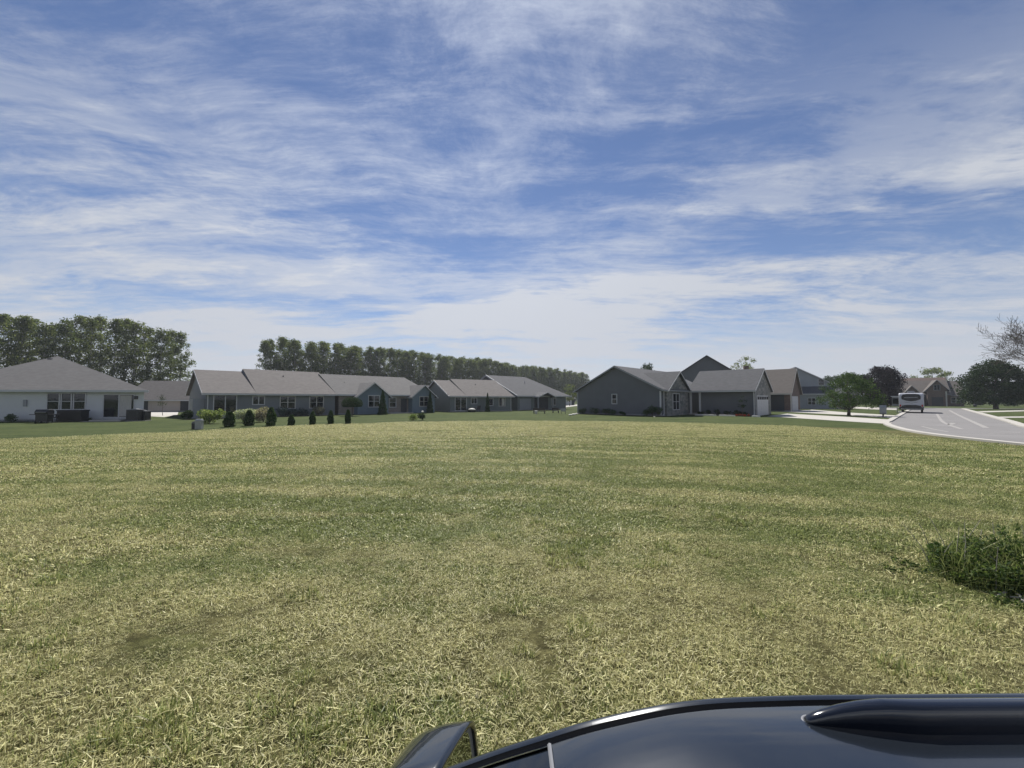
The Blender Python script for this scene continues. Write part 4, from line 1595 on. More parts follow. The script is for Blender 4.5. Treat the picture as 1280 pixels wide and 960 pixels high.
# street trees on the right
make_tree('street_tree', tree_meshes('street', 4.9, 3.7, 1.2, 'spread', 95, 230, .085, M['lf_street'], None, tr=.16, crad=(.45, .95), seed=81, limbs=22),
          at(1060, 47), 0, 1, M['bark'], label='low wide spreading green tree on the strip between two driveways', cat='tree')
make_tree('maple_tree', tree_meshes('purple', 9.3, 3.5, 1.0, 'round', 170, 230, .16, M['lf_purple'], None, tr=.28, crad=(.8, 1.5), seed=82, limbs=14),
          at(1104, 88), 0, 1, M['bark'], label='round dark purple leaved tree left of the parked trailer', cat='tree')
make_tree('shade_tree', tree_meshes('shade', 9.7, 5.6, 1.6, 'spread', 230, 200, .16, M['lf_dark'], None, tr=.34, crad=(.8, 1.5), seed=83, limbs=22),
          at(1244, 78), 0, 1, M['bark'], label='broad dark green shade tree on the lawn right of the street', cat='tree')
make_tree('shade_tree', tree_meshes('shade2', 8.6, 6.5, 1.5, 'spread', 130, 150, .17, M['lf_dark'], None, tr=.3, crad=(.8, 1.5), seed=84, limbs=18),
          at(1302, 84), 0, 1, M['bark'], label='dark green shade tree cut off by the right edge of the view', cat='tree')
bgt = tree_meshes('bgtree', 11, 5.0, 1.0, 'round', 80, 120, .24, M['lf_under'], None, tr=.3, crad=(.9, 1.8), seed=85, limbs=9)
bg0 = None
for (px, Yt, top, w, lab) in ((1042, 140, 470, .9, 'dark round tree beyond the light grey house, left of two others'), (1058, 150, 466.5, 1.0, 'middle dark round tree on the skyline beyond the street tree'),
                             (1077, 146, 468.5, 1.1, 'dark round tree just left of the purple tree'), (1028, 152, 474, .7, 'small dark tree top beside the light grey gable'),
                             (1215, 160, 474, .9, 'distant dark tree between the brick house and the broad shade tree'), (808, 120, 455, .62, 'dark treetop poking above the slate house roof'),
                             (1330, 150, 465, 1.2, 'large dark tree beyond the right edge')):
    h = CAM_H + (HZ - top) / F * Yt
    if bg0 is None:
        t = bg0 = make_tree('skyline_tree', bgt, at(px, Yt), 0, 1, M['bark'], label=lab, cat='tree', group='dark trees on the skyline')
    else:
        t = copy_tree(bg0)
        t['label'] = lab
        t.location = at(px, Yt)
        t.rotation_euler = (0, 0, px)
    t.scale = (w, w, h / 11)
make_tree('pale_tree', tree_meshes('pale', 14.3, 4.3, 3.5, 'round', 60, 120, .17, M['lf_pale'], None, tr=.22, crad=(.6, 1.2), seed=86, limbs=26),
          at(932, 112), 0, 1, M['bark_pale'], label='thin leaved pale tree showing above the slate house ridge', cat='tree')
make_tree('pale_tree', tree_meshes('pale2', 14.2, 7.0, 4.0, 'round', 80, 120, .26, M['lf_pale'], None, tr=.3, crad=(.9, 1.8), seed=87, limbs=14),
          at(1166, 152), 0, 1, M['bark'], label='light green treetop above the brown brick house', cat='tree')
make_tree('young_tree', tree_meshes('young', 6.5, 2.0, 1.6, 'round', 30, 90, .16, M['lf_poplar'], None, tr=.1, crad=(.5, 1.0), seed=88, limbs=8),
          at(712, 115), 0, 1, M['bark'], label='small green tree in the gap right of the dark roofed house', cat='tree')
# low hedge masses along the far lawns on the right
for (px, Yt, w, h, lab) in ((1262, 108, 7, 2.6, 'low dark hedge beyond the broad shade tree'), (1292, 104, 8, 2.8, 'hedge mass under the trees at the right edge'),
                            (1212, 112, 6, 2.0, 'clipped low bush right of the brick house')):
    shrub('hedge', at(px, Yt), w, h, 'loose', M['lf_dark'], lab, 'hedge', n=1500, leaf=.2, seed=int(px))


# bare tree at the right edge
def bare_tree(h, seed):
    r0 = random.Random(seed)
    br, tw = MB(), MB()
    tips = []

    def grow(p, d, L, r, lev):
        pts, rr = [p], [r]
        k = 4
        for i in range(k):
            d = (d + Vector((r0.uniform(-.16, .16), r0.uniform(-.16, .16), r0.uniform(-.02, .12)))).normalized()
            p = p + d * (L / k)
            pts.append(p)
            rr.append(max(.016, r * (1 - .62 * (i + 1) / k)))
        (br if lev < 3 else tw).tube(pts, rr, 6 if lev < 2 else 3, cap=lev < 2)
        if lev >= 5:
            tips.append(p)
            return
        nb = (10, 7, 5, 5, 4)[lev]
        for b_ in range(nb):
            t = .22 + .78 * (b_ + r0.random() * .8) / nb
            t = min(t, .99)
            q = pts[int(t * k)].lerp(pts[min(k, int(t * k) + 1)], t * k % 1)
            a = r0.uniform(0, 2 * PI)
            o_ = d.orthogonal().normalized()
            o_ = (Matrix.Rotation(a, 3, d) @ o_)
            nd = (d * r0.uniform(.6, 1.0) + o_ * r0.uniform(.5, .95)).normalized()
            grow(q, nd, L * r0.uniform(.48, .68), r * (1 - .62 * t) * .62, lev + 1)
    grow(Vector((0, 0, 0)), Vector((0, 0, 1)), h * .66, .27, 0)
    return br, tw, tips


br, tw, tips = bare_tree(15.5, 9)
bt = empty('bare_tree', at(1312, 57), label='almost leafless tree with fine grey twigs at the right edge', cat='tree')
br.build('trunk', M['bark_pale'], bt)
tw.build('twigs', M['bark'], bt)
tp_ = np.array([tuple(t) for t in tips if t.z > 8])
tp_ = tp_[rng.random(len(tp_)) < .25]
o = bpy.data.objects.new('leaves', leaf_mesh('leaves', tp_, .09 * np.ones(len(tp_)), M['lf_street']))
COL.objects.link(o)
o.parent = bt

# ------------------------------------------------------------------ shrubs and garden
# row of clipped conifers on the lawn before the grey bungalow
for k, (px, top, base, w) in enumerate(((288, 515, 533.5, 13), (312.5, 513, 532, 12), (340, 509.5, 532, 12), (365, 519, 531.5, 8), (391.5, 514.5, 530.5, 7.5), (414, 513.5, 530, 7.5), (435.5, 512.5, 529.5, 7))):
    Yt = CAM_H * F / (base - HZ)
    h = (base - top) / F * Yt
    lab = ('leftmost dark conifer shrub, in front of the patio door', 'second dark conifer from the left, before the white blossom', 'third and tallest dark conifer before the grey bungalow',
           'small dark conifer below the first paned window', 'slim dark conifer between two paned windows', 'slim dark conifer at the brick corner', 'slim dark conifer under the round topiary')[k]
    shrub('conifer_shrub', at(px, Yt), w / F * Yt * .86, h, 'egg', M['lf_ever'], lab, 'conifer', n=2200, leaf=.05, group='conifers before the grey bungalow', seed=k)
shrub('variegated_bush', at(263, 31.5), 2.1, 1.25, 'loose', M['lf_bright'], 'bright yellow green bush at the left end of the grey bungalow', n=2600, leaf=.06, seed=11)
shrub('hydrangea', at(306, 33), 1.6, 1.25, 'loose', M['lf_white'], 'white flowering bush behind the clipped conifers', n=2400, leaf=.055, seed=12)
shrub('hydrangea', at(330, 34), 1.9, 1.35, 'loose', M['lf_pink'], 'dull pink flowering bush beside the white one', n=2400, leaf=.06, seed=13)
for k, (px, b, w, h, m_) in enumerate(((236, -1.2, 1.2, 1.0, 'lf_dark'), (352, -.9, 1.9, 1.1, 'lf_blue'), (365, -.9, 1.8, .95, 'lf_blue'), (378, -.9, 1.9, 1.0, 'lf_blue'), (399, -1.0, 1.4, 1.2, 'lf_pink'))):
    a_ = la(oC, 45, px, b=b)
    shrub('foundation_shrub', world(C_h, a_, b), w, h, 'loose', M[m_],
          ('dark bush at the left corner of the grey bungalow', 'bluish juniper left of the first paned window', 'bluish juniper under the first paned window', 'bluish juniper right of the first paned window', 'reddish bush under the right paned window')[k],
          n=1500, leaf=.06, seed=30 + k)
# round topiary on a stem
tpz = empty('topiary', at(440.5, 45.5), label='umbrella shaped topiary on a thin trunk by the brick corner', cat='tree')
MB().tube([(0, 0, -.02), (.03, 0, .6), (0, .02, 1.2)], [.07, .055, .05], 7).build('trunk', M['bark'], tpz)
rng = np.random.default_rng(77)
n_ = 5000
d_ = rng.normal(size=(n_, 3))
d_ /= np.linalg.norm(d_, axis=1)[:, None]
d_ *= (rng.random(n_) ** .3)[:, None] * np.array([1.2, 1.2, .85])
d_[:, 2] = np.maximum(d_[:, 2], -.35 + .1 * rng.random(n_)) + 1.45
o = bpy.data.objects.new('crown', leaf_mesh('topiary', d_, .055 * np.ones(n_), M['lf_dark']))
COL.objects.link(o)
o.parent = tpz
for (px, Yt, top, w, lab) in ((478.5, 50.5, 487.5, 1.15, 'narrow dark spruce at the corner of the first blue grey gable'), (537.5, 57, 489.5, .95, 'narrow dark cypress between the blue grey and green grey houses'),
                              (609.5, 61.5, 491.5, .75, 'slim dark cypress against the green grey bungalow')):
    shrub('cypress', at(px, Yt), w, CAM_H + (HZ - top) / F * Yt, 'cone', M['lf_ever'], lab, 'conifer', n=3600, leaf=.07, seed=int(px))
shrub('garden_plant', at(517, 36.5), 1.0, .65, 'loose', M['lf_bright'], 'low light green plant on the lawn before the blue grey house', 'plant', n=700, leaf=.05, seed=51)
shrub('garden_plant', at(528, 36.2), 1.0, .85, 'loose', M['lf_dark'], 'dark weedy plant with a pale flower head left of centre', 'plant', n=700, leaf=.05, seed=52)
MB().tube([(0, 0, 0), (.03, 0, .75)], [.012, .01], 5).build('flower_stem', M['bark'], bpy.data.objects['garden_plant.001'])
MB().lathe([(.02, .72), (.11, .78), (.12, .86), (.03, .93)], (.03, 0, 0), 10).build('flower_head', M['white_stone'], bpy.data.objects['garden_plant.001'])
# slate house planting
for k, (px, w, h) in enumerate(((728, 1.3, .95), (743, 1.3, .9), (757, 1.2, .95), (766, .9, .8), (778, 1.0, .5), (808, 1.2, .9), (815, 1.0, 1.5), (822, 1.0, 1.3))):
    a_ = la(oG, -45, px, b=-.75)
    shrub('foundation_shrub', world(G, a_, -.75), w, h, 'loose', M['lf_ever'],
          'dark shrub against the slate gable, %s' % ('at its left corner', 'second from its left corner', 'below and left of the small window', 'right under the small window', 'lowest one, right of the small window', 'left of the twiggy pair', 'taller twiggy one near the right corner', 'at its right corner by the downspout')[k],
          n=900, leaf=.055, seed=60 + k)
for k, (t_, h) in enumerate(((.06, .5), (.22, .75), (.40, .9), (.60, .7), (.78, .8), (.93, .5))):
    p = world(G, W1 + 1.6 + (gx1 - W1 - 2) * t_, gy0 - .6)
    shrub('bed_shrub', p, .9, h, 'loose', M['lf_dark'], 'low dark plant in the bed before the porch, %s' % ('at the porch post', 'second from the porch', 'third from the porch', 'left of the feeder', 'right of the feeder', 'at the garage corner')[k], 'plant', n=600, leaf=.05, seed=80 + k)
ot = tree_meshes('orn', 2.5, .55, .9, 'round', 14, 60, .05, M['lf_dark'], None, tr=.035, crad=(.18, .32), seed=95, limbs=6)
make_tree('ornamental_tree', ot, world(G, la(oG, -45, 927, b=gy0 - 1.0), gy0 - 1.0), 0, 1, M['bark'], label='small dark ornamental tree left of the white garage door', cat='tree')
for k, px in enumerate((921, 925, 930, 934)):
    a_ = la(oG, -45, px, b=gy0 - 1.9)
    shrub('flower_plant', world(G, a_, gy0 - 1.9), .5, .32, 'loose', M['red_flower'], 'red flowers in the bed, %s' % ('leftmost clump', 'second clump', 'third clump', 'rightmost clump')[k], 'plant', n=160, leaf=.035, seed=110 + k, group='red flowers in the bed before the slate house')
k = 0
for (p0, p1) in ((870, 881), (883, 896), (900, 911), (913, 919), (941, 950)):
    for q in np.arange(p0, p1, 3.3):
        a_ = la(oG, -45, float(q), b=gy0 - 2.3)
        p = world(G, a_, gy0 - 2.3)
        r_k = random.Random(k)
        mbx = MB()
        mbx.add([(x * .5 * (1 - .2 * (z > 0)) * r_k.uniform(.85, 1), y * .5 * (1 - .2 * (z > 0)), .0 if z < 0 else r_k.uniform(.8, 1)) for z in (-1, 1) for x, y in ((-1, -1), (1, -1), (1, 1), (-1, 1))],
                [(0, 3, 2, 1), (4, 5, 6, 7), (0, 1, 5, 4), (1, 2, 6, 5), (2, 3, 7, 6), (3, 0, 4, 7)])
        o = mbx.build('edging_stone', M['white_stone'], None, bevel=.06)
        o.scale = (.36, .2, .17)
        o.location = p
        o.rotation_euler = (0, 0, R(-45))
        tag(o, 'whitish edging block along the bed before the slate house', 'stone', 'edging blocks of the bed')
        k += 1
for k, (px, py, w) in enumerate(((713, 519.5, .5), (717, 519, .6), (720.5, 518, .5), (818, 521.4, .25))):
    p = g(px, py)
    o = MB().lathe([(.3, 0), (.5, .35), (.42, .75), (.15, 1.0)], seg=9).build('rock', M['white_stone'], None, smooth=True)
    o.location, o.scale = p, (w, w * .8, w * .35)
    tag(o, ('pale flat rock left of the slate house, leftmost of three', 'pale flat rock left of the slate house, middle of three', 'pale flat rock touching the slate house corner', 'small pale rock at the downspout of the slate house')[k], 'rock')

# ------------------------------------------------------------------ garden and street objects
# covered things and grill on the pale house's patio
p = world(A, la(oA, degA, 57, b=-3.2), -3.2)
gl = empty('grill', p, phi, label='black barbecue grill with rounded hood on the lawn before the pale house', cat='grill')
MB().prism([(-.3 + .0, .75), (.3, .75), (.32, .95), (.2, 1.15), (-.2, 1.15), (-.32, .95)], -.45, .45, 0).build('hood', M['black'], gl, bevel=.03)
MB().box(-.42, .42, -.27, .27, .12, .745).build('cabinet', M['black'], gl, bevel=.02)
MB().box(.46, .85, -.25, .25, .70, .75).box(-.85, -.46, -.25, .25, .70, .75).build('side_shelf', M['dark_metal'], gl)
for x in (-.38, .38):
    for y in (-.24, .24):
        MB().tube([(x - .03, y, .06), (x + .03, y, .06)], .06, 10).build('wheel', M['rubber'], gl)
MB().tube([(-.35, -.36, .92), (.35, -.36, .92)], .018, 6).build('handle', M['grey_metal'], gl)


def patio_chair(loc, rz, label, m='wicker', group=None):
    r = empty('patio_chair', loc, rz, label=label, cat='chair', group=group)
    MB().box(-.28, .28, -.28, .28, .38, .46).build('seat', M[m], r, bevel=.02)
    MB().add([(-.28, .26, .46), (.28, .26, .46), (.28, .42, .98), (-.28, .42, .98), (-.28, .31, .46), (.28, .31, .46), (.28, .47, .98), (-.28, .47, .98)],
             [(0, 1, 2, 3), (7, 6, 5, 4), (0, 4, 5, 1), (1, 5, 6, 2), (2, 6, 7, 3), (3, 7, 4, 0)]).build('backrest', M[m], r)
    for sx in (-1, 1):
        MB().box(sx * .30 - .03, sx * .30 + .03, -.28, .34, .62, .66).box(sx * .30 - .03, sx * .30 + .03, -.28, -.22, .46, .62).build('armrest', M['dark_metal'], r)
        for sy in (-1, 1):
            MB().tube([(sx * .25, sy * .25, 0), (sx * .24, sy * .24, .38)], .02, 6).build('leg', M['dark_metal'], r)
    return r


patio_chair(world(A, la(oA, degA, 67, b=-2.2), -2.2), phi + 2.4, 'dark patio chair right of the black grill')
patio_chair(world(A, la(oA, degA, 76, b=-1.4), -1.4), phi + .4, 'dark patio chair below the triple window of the pale house')
bx_ = empty('deck_box', world(A, la(oA, degA, 93, b=-1.3), -1.3), phi, label='black lidded storage box under the triple window', cat='box')
MB().box(-.85, .85, -.45, .45, .03, .95).build('bin', M['black'], bx_, bevel=.03)
MB().box(-.9, .9, -.5, .5, .953, 1.05).build('lid', M['dark_metal'], bx_, bevel=.03)
shrub('patio_bush', world(A, la(oA, degA, 15, b=-.9), -.9), 1.1, .8, 'loose', M['lf_ever'], 'low dark bush against the pale house at the left edge', n=900, leaf=.05, seed=130)
shrub('patio_bush', world(A, la(oA, degA, 111, b=-.8), -.8), .6, .45, 'loose', M['lf_dark'], 'tiny dark plant left of the patio door', 'plant', n=300, leaf=.045, seed=131)
for k, (px, b, w, h) in enumerate(((171, -1.0, .95, 1.05), (180, -.6, .8, .9))):
    ac = empty('air_conditioner', world(A, la(oA, degA, px, b=b), b), phi, label=('larger dark air conditioning unit right of the patio door', 'smaller dark air conditioning unit at the corner of the pale house')[k], cat='air conditioner')
    MB().box(-w / 2, w / 2, -w / 2, w / 2, .04, h).build('casing', M['dark_metal'], ac, bevel=.03)
    fb = MB()
    for z in np.arange(.15, h - .1, .08): fb.box(-w / 2 + .06, w / 2 - .06, -w / 2 - .012, -w / 2 - .002, z, z + .03)
    fb.build('grille', M['black'], ac)
    MB().lathe([(w * .36, h + .002), (w * .36, h + .05), (w * .1, h + .08)], seg=16).build('fan_guard', M['grey_metal'], ac)
    MB().box(-w / 2 - .05, w / 2 + .05, -w / 2 - .05, w / 2 + .05, 0, .04).build('pad', M['concrete'], ac)
# thin young tree by the tan garage driveway
make_tree('young_tree', tree_meshes('thin', 2.6, .7, 1.2, 'round', 9, 40, .06, M['lf_dark'], None, tr=.03, crad=(.2, .4), seed=99, limbs=6),
          at(204.5, 47), 0, 1, M['bark'], label='spindly young tree before the tan garage door', cat='tree')
# utility pedestals
for k, (px, py, w, h, m_) in enumerate(((243.5, 536.2, .28, .50, 'dark_metal'), (248.8, 536.6, .36, .68, 'grey_metal'))):
    p = g(px, py)
    u = empty('utility_box', p, .3, label=('low dark utility box left of the grey one on the lawn', 'grey utility pedestal with pale top near the grey bungalow')[k], cat='utility box')
    MB().prism([(-w / 2, 0), (w / 2, 0), (w / 2, h * .82), (w * .3, h), (-w * .3, h), (-w / 2, h * .82)], -w / 2, w / 2, 0).build('housing', M[m_], u, bevel=.02)
    MB().box(-w / 2 - .02, w / 2 + .02, -w / 2 - .02, w / 2 + .02, h * .80, h * .86).build('cap', M['grey_metal'], u)
# far patio things
ft = empty('fire_table', at(590, 59.5), label='round fire pit with pale domed lid behind the green grey house lawn', cat='fire pit')
MB().lathe([(.5, 0), (.6, .1), (.62, .34)], seg=18).build('bowl', M['dark_metal'], ft)
MB().lathe([(.62, .345), (.5, .50), (.2, .60), (.02, .62)], seg=18).build('lid', M['white_stone'], ft, smooth=True)
patio_chair(at(584, 61.3), .4, 'dark patio chair left of the domed fire pit', group=None)
patio_chair(at(597, 61.0), -.5, 'dark patio chair right of the domed fire pit', group=None)
for (px, Yt, w, lab) in ((674, 53.5, 1.7, 'long low dark bench on the lawn near the arched porch'), (694.5, 56, 1.0, 'short dark bench left of the garden sign')):
    b_ = empty('garden_bench', at(px, Yt), .1, label=lab, cat='bench')
    MB().box(-w / 2, w / 2, -.22, .22, .30, .36).build('seat', M['wicker'], b_)
    for x in (-w / 2 + .1, w / 2 - .1):
        MB().box(x - .04, x + .04, -.2, .2, 0, .30).build('leg', M['dark_metal'], b_)
    MB().box(-w / 2, w / 2, .18, .22, .45, .75).box(-w / 2 + .1, -w / 2 + .16, .18, .22, .36, .45).box(w / 2 - .16, w / 2 - .1, .18, .22, .36, .45).build('backrest', M['wicker'], b_)
o = MB().lathe([(.12, 0), (.2, .22), (.22, .45), (.16, .46)], seg=14).build('planter', M['white_stone'], None)
o.location = at(670, 52.5)
tag(o, 'small pale pot at the left end of the long bench', 'planter')
sg = empty('garden_sign', at(704, 52), -.2, label='small blank board on two posts by the pale rocks', cat='sign')
MB().box(-.35, .35, -.02, .02, .35, .75).build('board', M['grey_metal'], sg)
for x in (-.28, .28): MB().box(x - .03, x + .03, .022, .07, 0, .8).build('post', M['bark'], sg)

# mailbox at the kerb
mbx = empty('mailbox', g(1104, 521.3), R(-45), label='large grey mailbox on a short post at the left kerb', cat='mailbox')
MB().box(-.07, .07, -.07, .07, -.02, .34).build('post', M['bark'], mbx)
MB().prism([(-.22, .34), (.22, .34), (.29, .5), (.29, 1.05), (.20, 1.25), (0, 1.33), (-.20, 1.25), (-.29, 1.05), (-.29, .5)], -.28, .28, 0).build('box', M['grey_metal'], mbx, bevel=.02)
MB().box(.282, .30, -.2, .2, .85, 1.15).build('door', M['dark_metal'], mbx)
MB().box(-.05, .05, -.05, .05, 1.34, 1.48).build('finial', M['dark_metal'], mbx)
m2 = empty('mailbox', at(1042.5, 78), R(-45), label='small dark mailbox far off beneath the street tree', cat='mailbox')
MB().box(-.06, .06, -.06, .06, 0, 1.0).build('post', M['bark'], m2)
MB().prism([(-.15, 1.0), (.15, 1.0), (.15, 1.2), (0, 1.32), (-.15, 1.2)], -.3, .3, 0).build('box', M['black'], m2)
o = MB().lathe([(.28, 0), (.36, .5), (.2, .8)], seg=10).build('hydrant_stump', M['black'], None)
o.location = at(1218, 100)
o.name = 'yard_bin'
tag(o, 'small dark bin on the grass strip right of the far road end', 'bin')

# ------------------------------------------------------------------ travel trailer
rz_t = -math.atan2(RD.x, RD.y)
tr = empty('travel_trailer', (57.6, 55.6, .016), rz_t, label='white travel trailer seen from behind, slide out open, parked at the kerb', cat='trailer')
hw = 1.42
prof = [(0, .75), (7.4, .75), (7.6, 1.2), (7.6, 2.3), (7.2, 2.62), (6.6, 2.70), (.35, 2.72), (.1, 2.6), (0, 2.35)]
MB().prism(prof, -hw, hw, 0).build('body', M['rv_white'], tr, bevel=.12)
tr.scale = (.88, 1, 1.06)
mk = MB()
mp_ = [(-1.12, 2.20), (-.95, 2.52), (-.5, 2.60), (.5, 2.60), (.95, 2.52), (1.12, 2.20), (1.08, 1.86), (.55, 1.66), (0, 1.58), (-.55, 1.66), (-1.08, 1.86)]
mk.prism([(x, z) for x, z in mp_], -.035, -.004, 1)
mk.build('rear_mask', M['rv_black'], tr, bevel=.01)
MB().prism([(-.8, 2.14), (.8, 2.18), (.78, 2.06), (-.78, 2.02)], -.05, -.037, 1).build('mask_stripe', M['rv_grey'], tr)
MB().prism([(-.75, 1.52), (0, 1.36), (.75, 1.52), (.75, 1.46), (0, 1.29), (-.75, 1.46)], -.02, -.004, 1).build('chevron', M['rv_grey'], tr)
MB().box(-hw + .02, hw - .02, -.03, 7.3, .42, .745).build('skirt', M['rv_black'], tr, bevel=.03)
MB().prism([(-1.1, .98), (-.5, 1.10), (.5, 1.10), (1.1, .98), (1.1, .78), (-1.1, .78)], -.03, -.004, 1).build('lower_panel', M['rv_black'], tr)
MB().box(-1.2, 1.2, -.28, -.16, .48, .60).box(-.6, -.5, -.17, -.02, .5, .58).box(.5, .6, -.17, -.02, .5, .58).build('bumper', M['grey_metal'], tr, bevel=.02)
for x in (-1.25, 1.25):
    MB().box(x - .09, x + .09, -.045, -.006, .86, 1.14).build('tail_light', M['red_lens'], tr)
for x in (-1.15, 1.15):
    for y in (3.4, 4.3):
        w_ = MB().tube([(x - .12, y, .36), (x + .12, y, .36)], .36, 20).build('wheel', M['rubber'], tr)
        s2 = 1 if x > 0 else -1
        MB().tube([(x + s2 * .121, y, .36), (x + s2 * .135, y, .36)], .2, 14).build('rim', M['grey_metal'], w_)
MB().box(-.42, .42, 1.0, 1.9, 2.725, 2.98).build('roof_air_conditioner', M['rv_grey'], tr, bevel=.08)
so_ = MB().box(-hw - .85, -hw + .1, .9, 4.6, .85, 2.22).build('slide_out', M['rv_grey'], tr, bevel=.03)
MB().box(-hw - .98, -hw - .01, .8, 4.7, 2.225, 2.31).build('slide_topper', M['rv_white'], so_)
MB().box(-hw - .87, -hw - .853, 1.4, 3.6, 1.3, 1.95).build('slide_window', M['glass_dark'], so_)
MB().box(-hw - .8, -hw, .889, .897, 1.2, 2.0).build('slide_end_window', M['glass_dark'], so_)
MB().tube([(-hw - .25, .3, .02), (-hw - .25, .3, .75)], .05, 8).tube([(-hw - .25, .2, 0), (-hw - .25, .4, 0)], .1, 8).build('stabilizer_jack', M['grey_metal'], tr)
o = MB().lathe([(.14, 0), (.18, .32), (.15, .33)], seg=12).build('bucket', M['white_stone'], None)
o.location = at(1124, 54.5)
tag(o, 'white bucket on the kerb beside the trailer', 'bucket')

# ------------------------------------------------------------------ parked SUV under the camera
M['paint'] = mat('navy_paint', (0.013, 0.017, 0.023), 0.22, 0.25, noise=(1.2, 0.08, 3), coat=1.0)
M['gloss_black'] = mat('gloss_black', (0.006, 0.007, 0.010), 0.10, noise=(1.0, 0.1, 3), coat=1.0)
M['car_glass'] = mat('car_glass', (0.006, 0.008, 0.010), 0.03, noise=(1.0, 0.2, 3), coat=.5)
M['mirror'] = mat('mirror_glass', (0.22, 0.26, 0.23), 0.01, 1.0, noise=(1.0, 0.02, 3))
M['headlamp'] = mat('headlamp', (0.5, 0.52, 0.55), 0.08, 0.3, noise=(4, 0.1, 3), coat=1.0)
suv = empty('parked_suv', (0.35, 0, 0), 0, label='navy blue car with black roof rail and door mirror at the bottom edge', cat='car')
OX = -0.35
xs_ = np.unique(np.concatenate([np.linspace(-2.05, 2.78, 90), np.linspace(-.1, 1.0, 56), [-.75, .055, 2.35, 2.6]]))


def gsm(xp, fp, sig=.035):
    f = np.zeros(len(xs_))
    ws = 0
    for k in np.linspace(-2, 2, 9):
        w = math.exp(-k * k / 2)
        f += w * np.interp(xs_ + k * sig, xp, fp)
        ws += w
    return f / ws


zr_ = gsm([-2.05, -1.98, -1.8, -1.2, -.78, 0.0, .061, .073, .131, .195, .229, .302, .44, .78, 1.4, 2.1, 2.35, 2.6, 2.72, 2.78], [.60, .76, .88, .99, 1.055, 1.468, 1.493, 1.502, 1.516, 1.530, 1.5377, 1.546, 1.5505, 1.553, 1.553, 1.51, 1.46, 1.15, .98, .72])
yo_ = gsm([-2.05, -1.8, -1.2, -.75, .06, .2, .35, 1.5, 2.3, 2.6, 2.78], [.55, .72, .80, .77, .608, .607, .607, .607, .59, .62, .60])
yb_ = gsm([-2.05, -1.9, -1.6, -1, 1.8, 2.4, 2.7, 2.78], [.60, .82, .91, .94, .94, .91, .84, .72])
zb_ = np.minimum(gsm([-2.05, -1.8, -.75, 0, 2.3, 2.6, 2.78], [.54, .82, .98, 1.01, 1.06, 1.0, .66]), zr_ - .035)
yo_ = np.minimum(yo_, yb_ - .05)
rows = []
for i, x in enumerate(xs_):
    yb, yo, zb, zr = yb_[i], yo_[i], zb_[i], zr_[i]
    h_ = zb - .30
    sec = [(yb - .07, .30), (yb - .01, .30 + .12 * h_), (yb, .30 + .40 * h_), (yb, .30 + .72 * h_), (yb - .025, .30 + .90 * h_), (yb - .075, zb)]
    ya = yb - .09
    gl_ = [(ya + (yo + .012 - ya) * t, zb + .006 + (zr - .028 - zb) * (t ** .9)) for t in (0.02, .35, .7, 1.0)]
    sec += gl_
    dpt = .011
    sec += [(yo + .004, zr - .013), (yo + .001, zr - .004), (yo - .002, zr - .0006), (yo - .006, zr), (yo - .0115, zr - .001), (yo - .0125, zr - dpt), (yo - .0215, zr - dpt), (yo - .0225, zr - .001), (yo - .026, zr + .0003)]
    y1 = yo - .026
    sec += [(y1 * (1 - t), zr + .0003 + .03 * (1 - (1 - t) ** 2)) for t in (.12, .3, .55, .8, 1.0)]
    rows.append([(x, a, b) for a, b in sec])
rows = np.array(rows)
NP_ = rows.shape[1]
JG0, JG1 = 6, 9       # side glass band
JW = 18               # first index of the roof / windscreen field


def loft(sel, name, m, sides=(1, -1), parent=suv, capends=False, off=0.0):
    mb = MB()
    for sg in sides:
        used = {}
        for i in range(len(xs_) - 1):
            for j in range(NP_ - 1):
                if not sel((xs_[i] + xs_[i + 1]) / 2, j): continue
                f = []
                for (a, b) in ((i, j), (i + 1, j), (i + 1, j + 1), (i, j + 1)):
                    if (a, b) not in used:
                        used[(a, b)] = len(mb.v)
                        x, y, z = rows[a, b]
                        mb.v.append((x + OX, sg * y, z + off))
                    f.append(used[(a, b)])
                mb.f.append(tuple(f))
        if capends:
            for a in (0, len(xs_) - 1):
                ids = []
                for b in range(NP_):
                    if (a, b) in used: ids.append(used[(a, b)])
                k = len(mb.v)
                mb.v.append((xs_[a] + OX, 0, .30))
                mb.f.append(tuple(ids + [k]))
    return mb.build(name, m, parent, smooth=True)


def is_ws(x, j): return j >= JW and -.70 < x < .055
def is_rw(x, j): return j >= JW and 2.36 < x < 2.60
def is_sg(x, j): return JG0 <= j < JG1 and -.42 < x < 2.2 and not (.62 < x < .70) and not (1.52 < x < 1.60)


body = loft(lambda x, j: not (is_ws(x, j) or is_rw(x, j) or is_sg(x, j) or 14 <= j <= 16), 'body', M['paint'], capends=True)
loft(lambda x, j: 14 <= j <= 16, 'roof_seam', M['black'])
loft(is_ws, 'windscreen', M['car_glass'], off=-.003)
loft(is_rw, 'rear_window', M['car_glass'], off=-.003)
for a, b in ((-.42, .66), (.66, 1.56), (1.56, 2.2)):
    for sg in (1, -1):
        loft(lambda x, j: is_sg(x, j) and a < x < b, 'side_window', M['car_glass'], sides=(sg,))
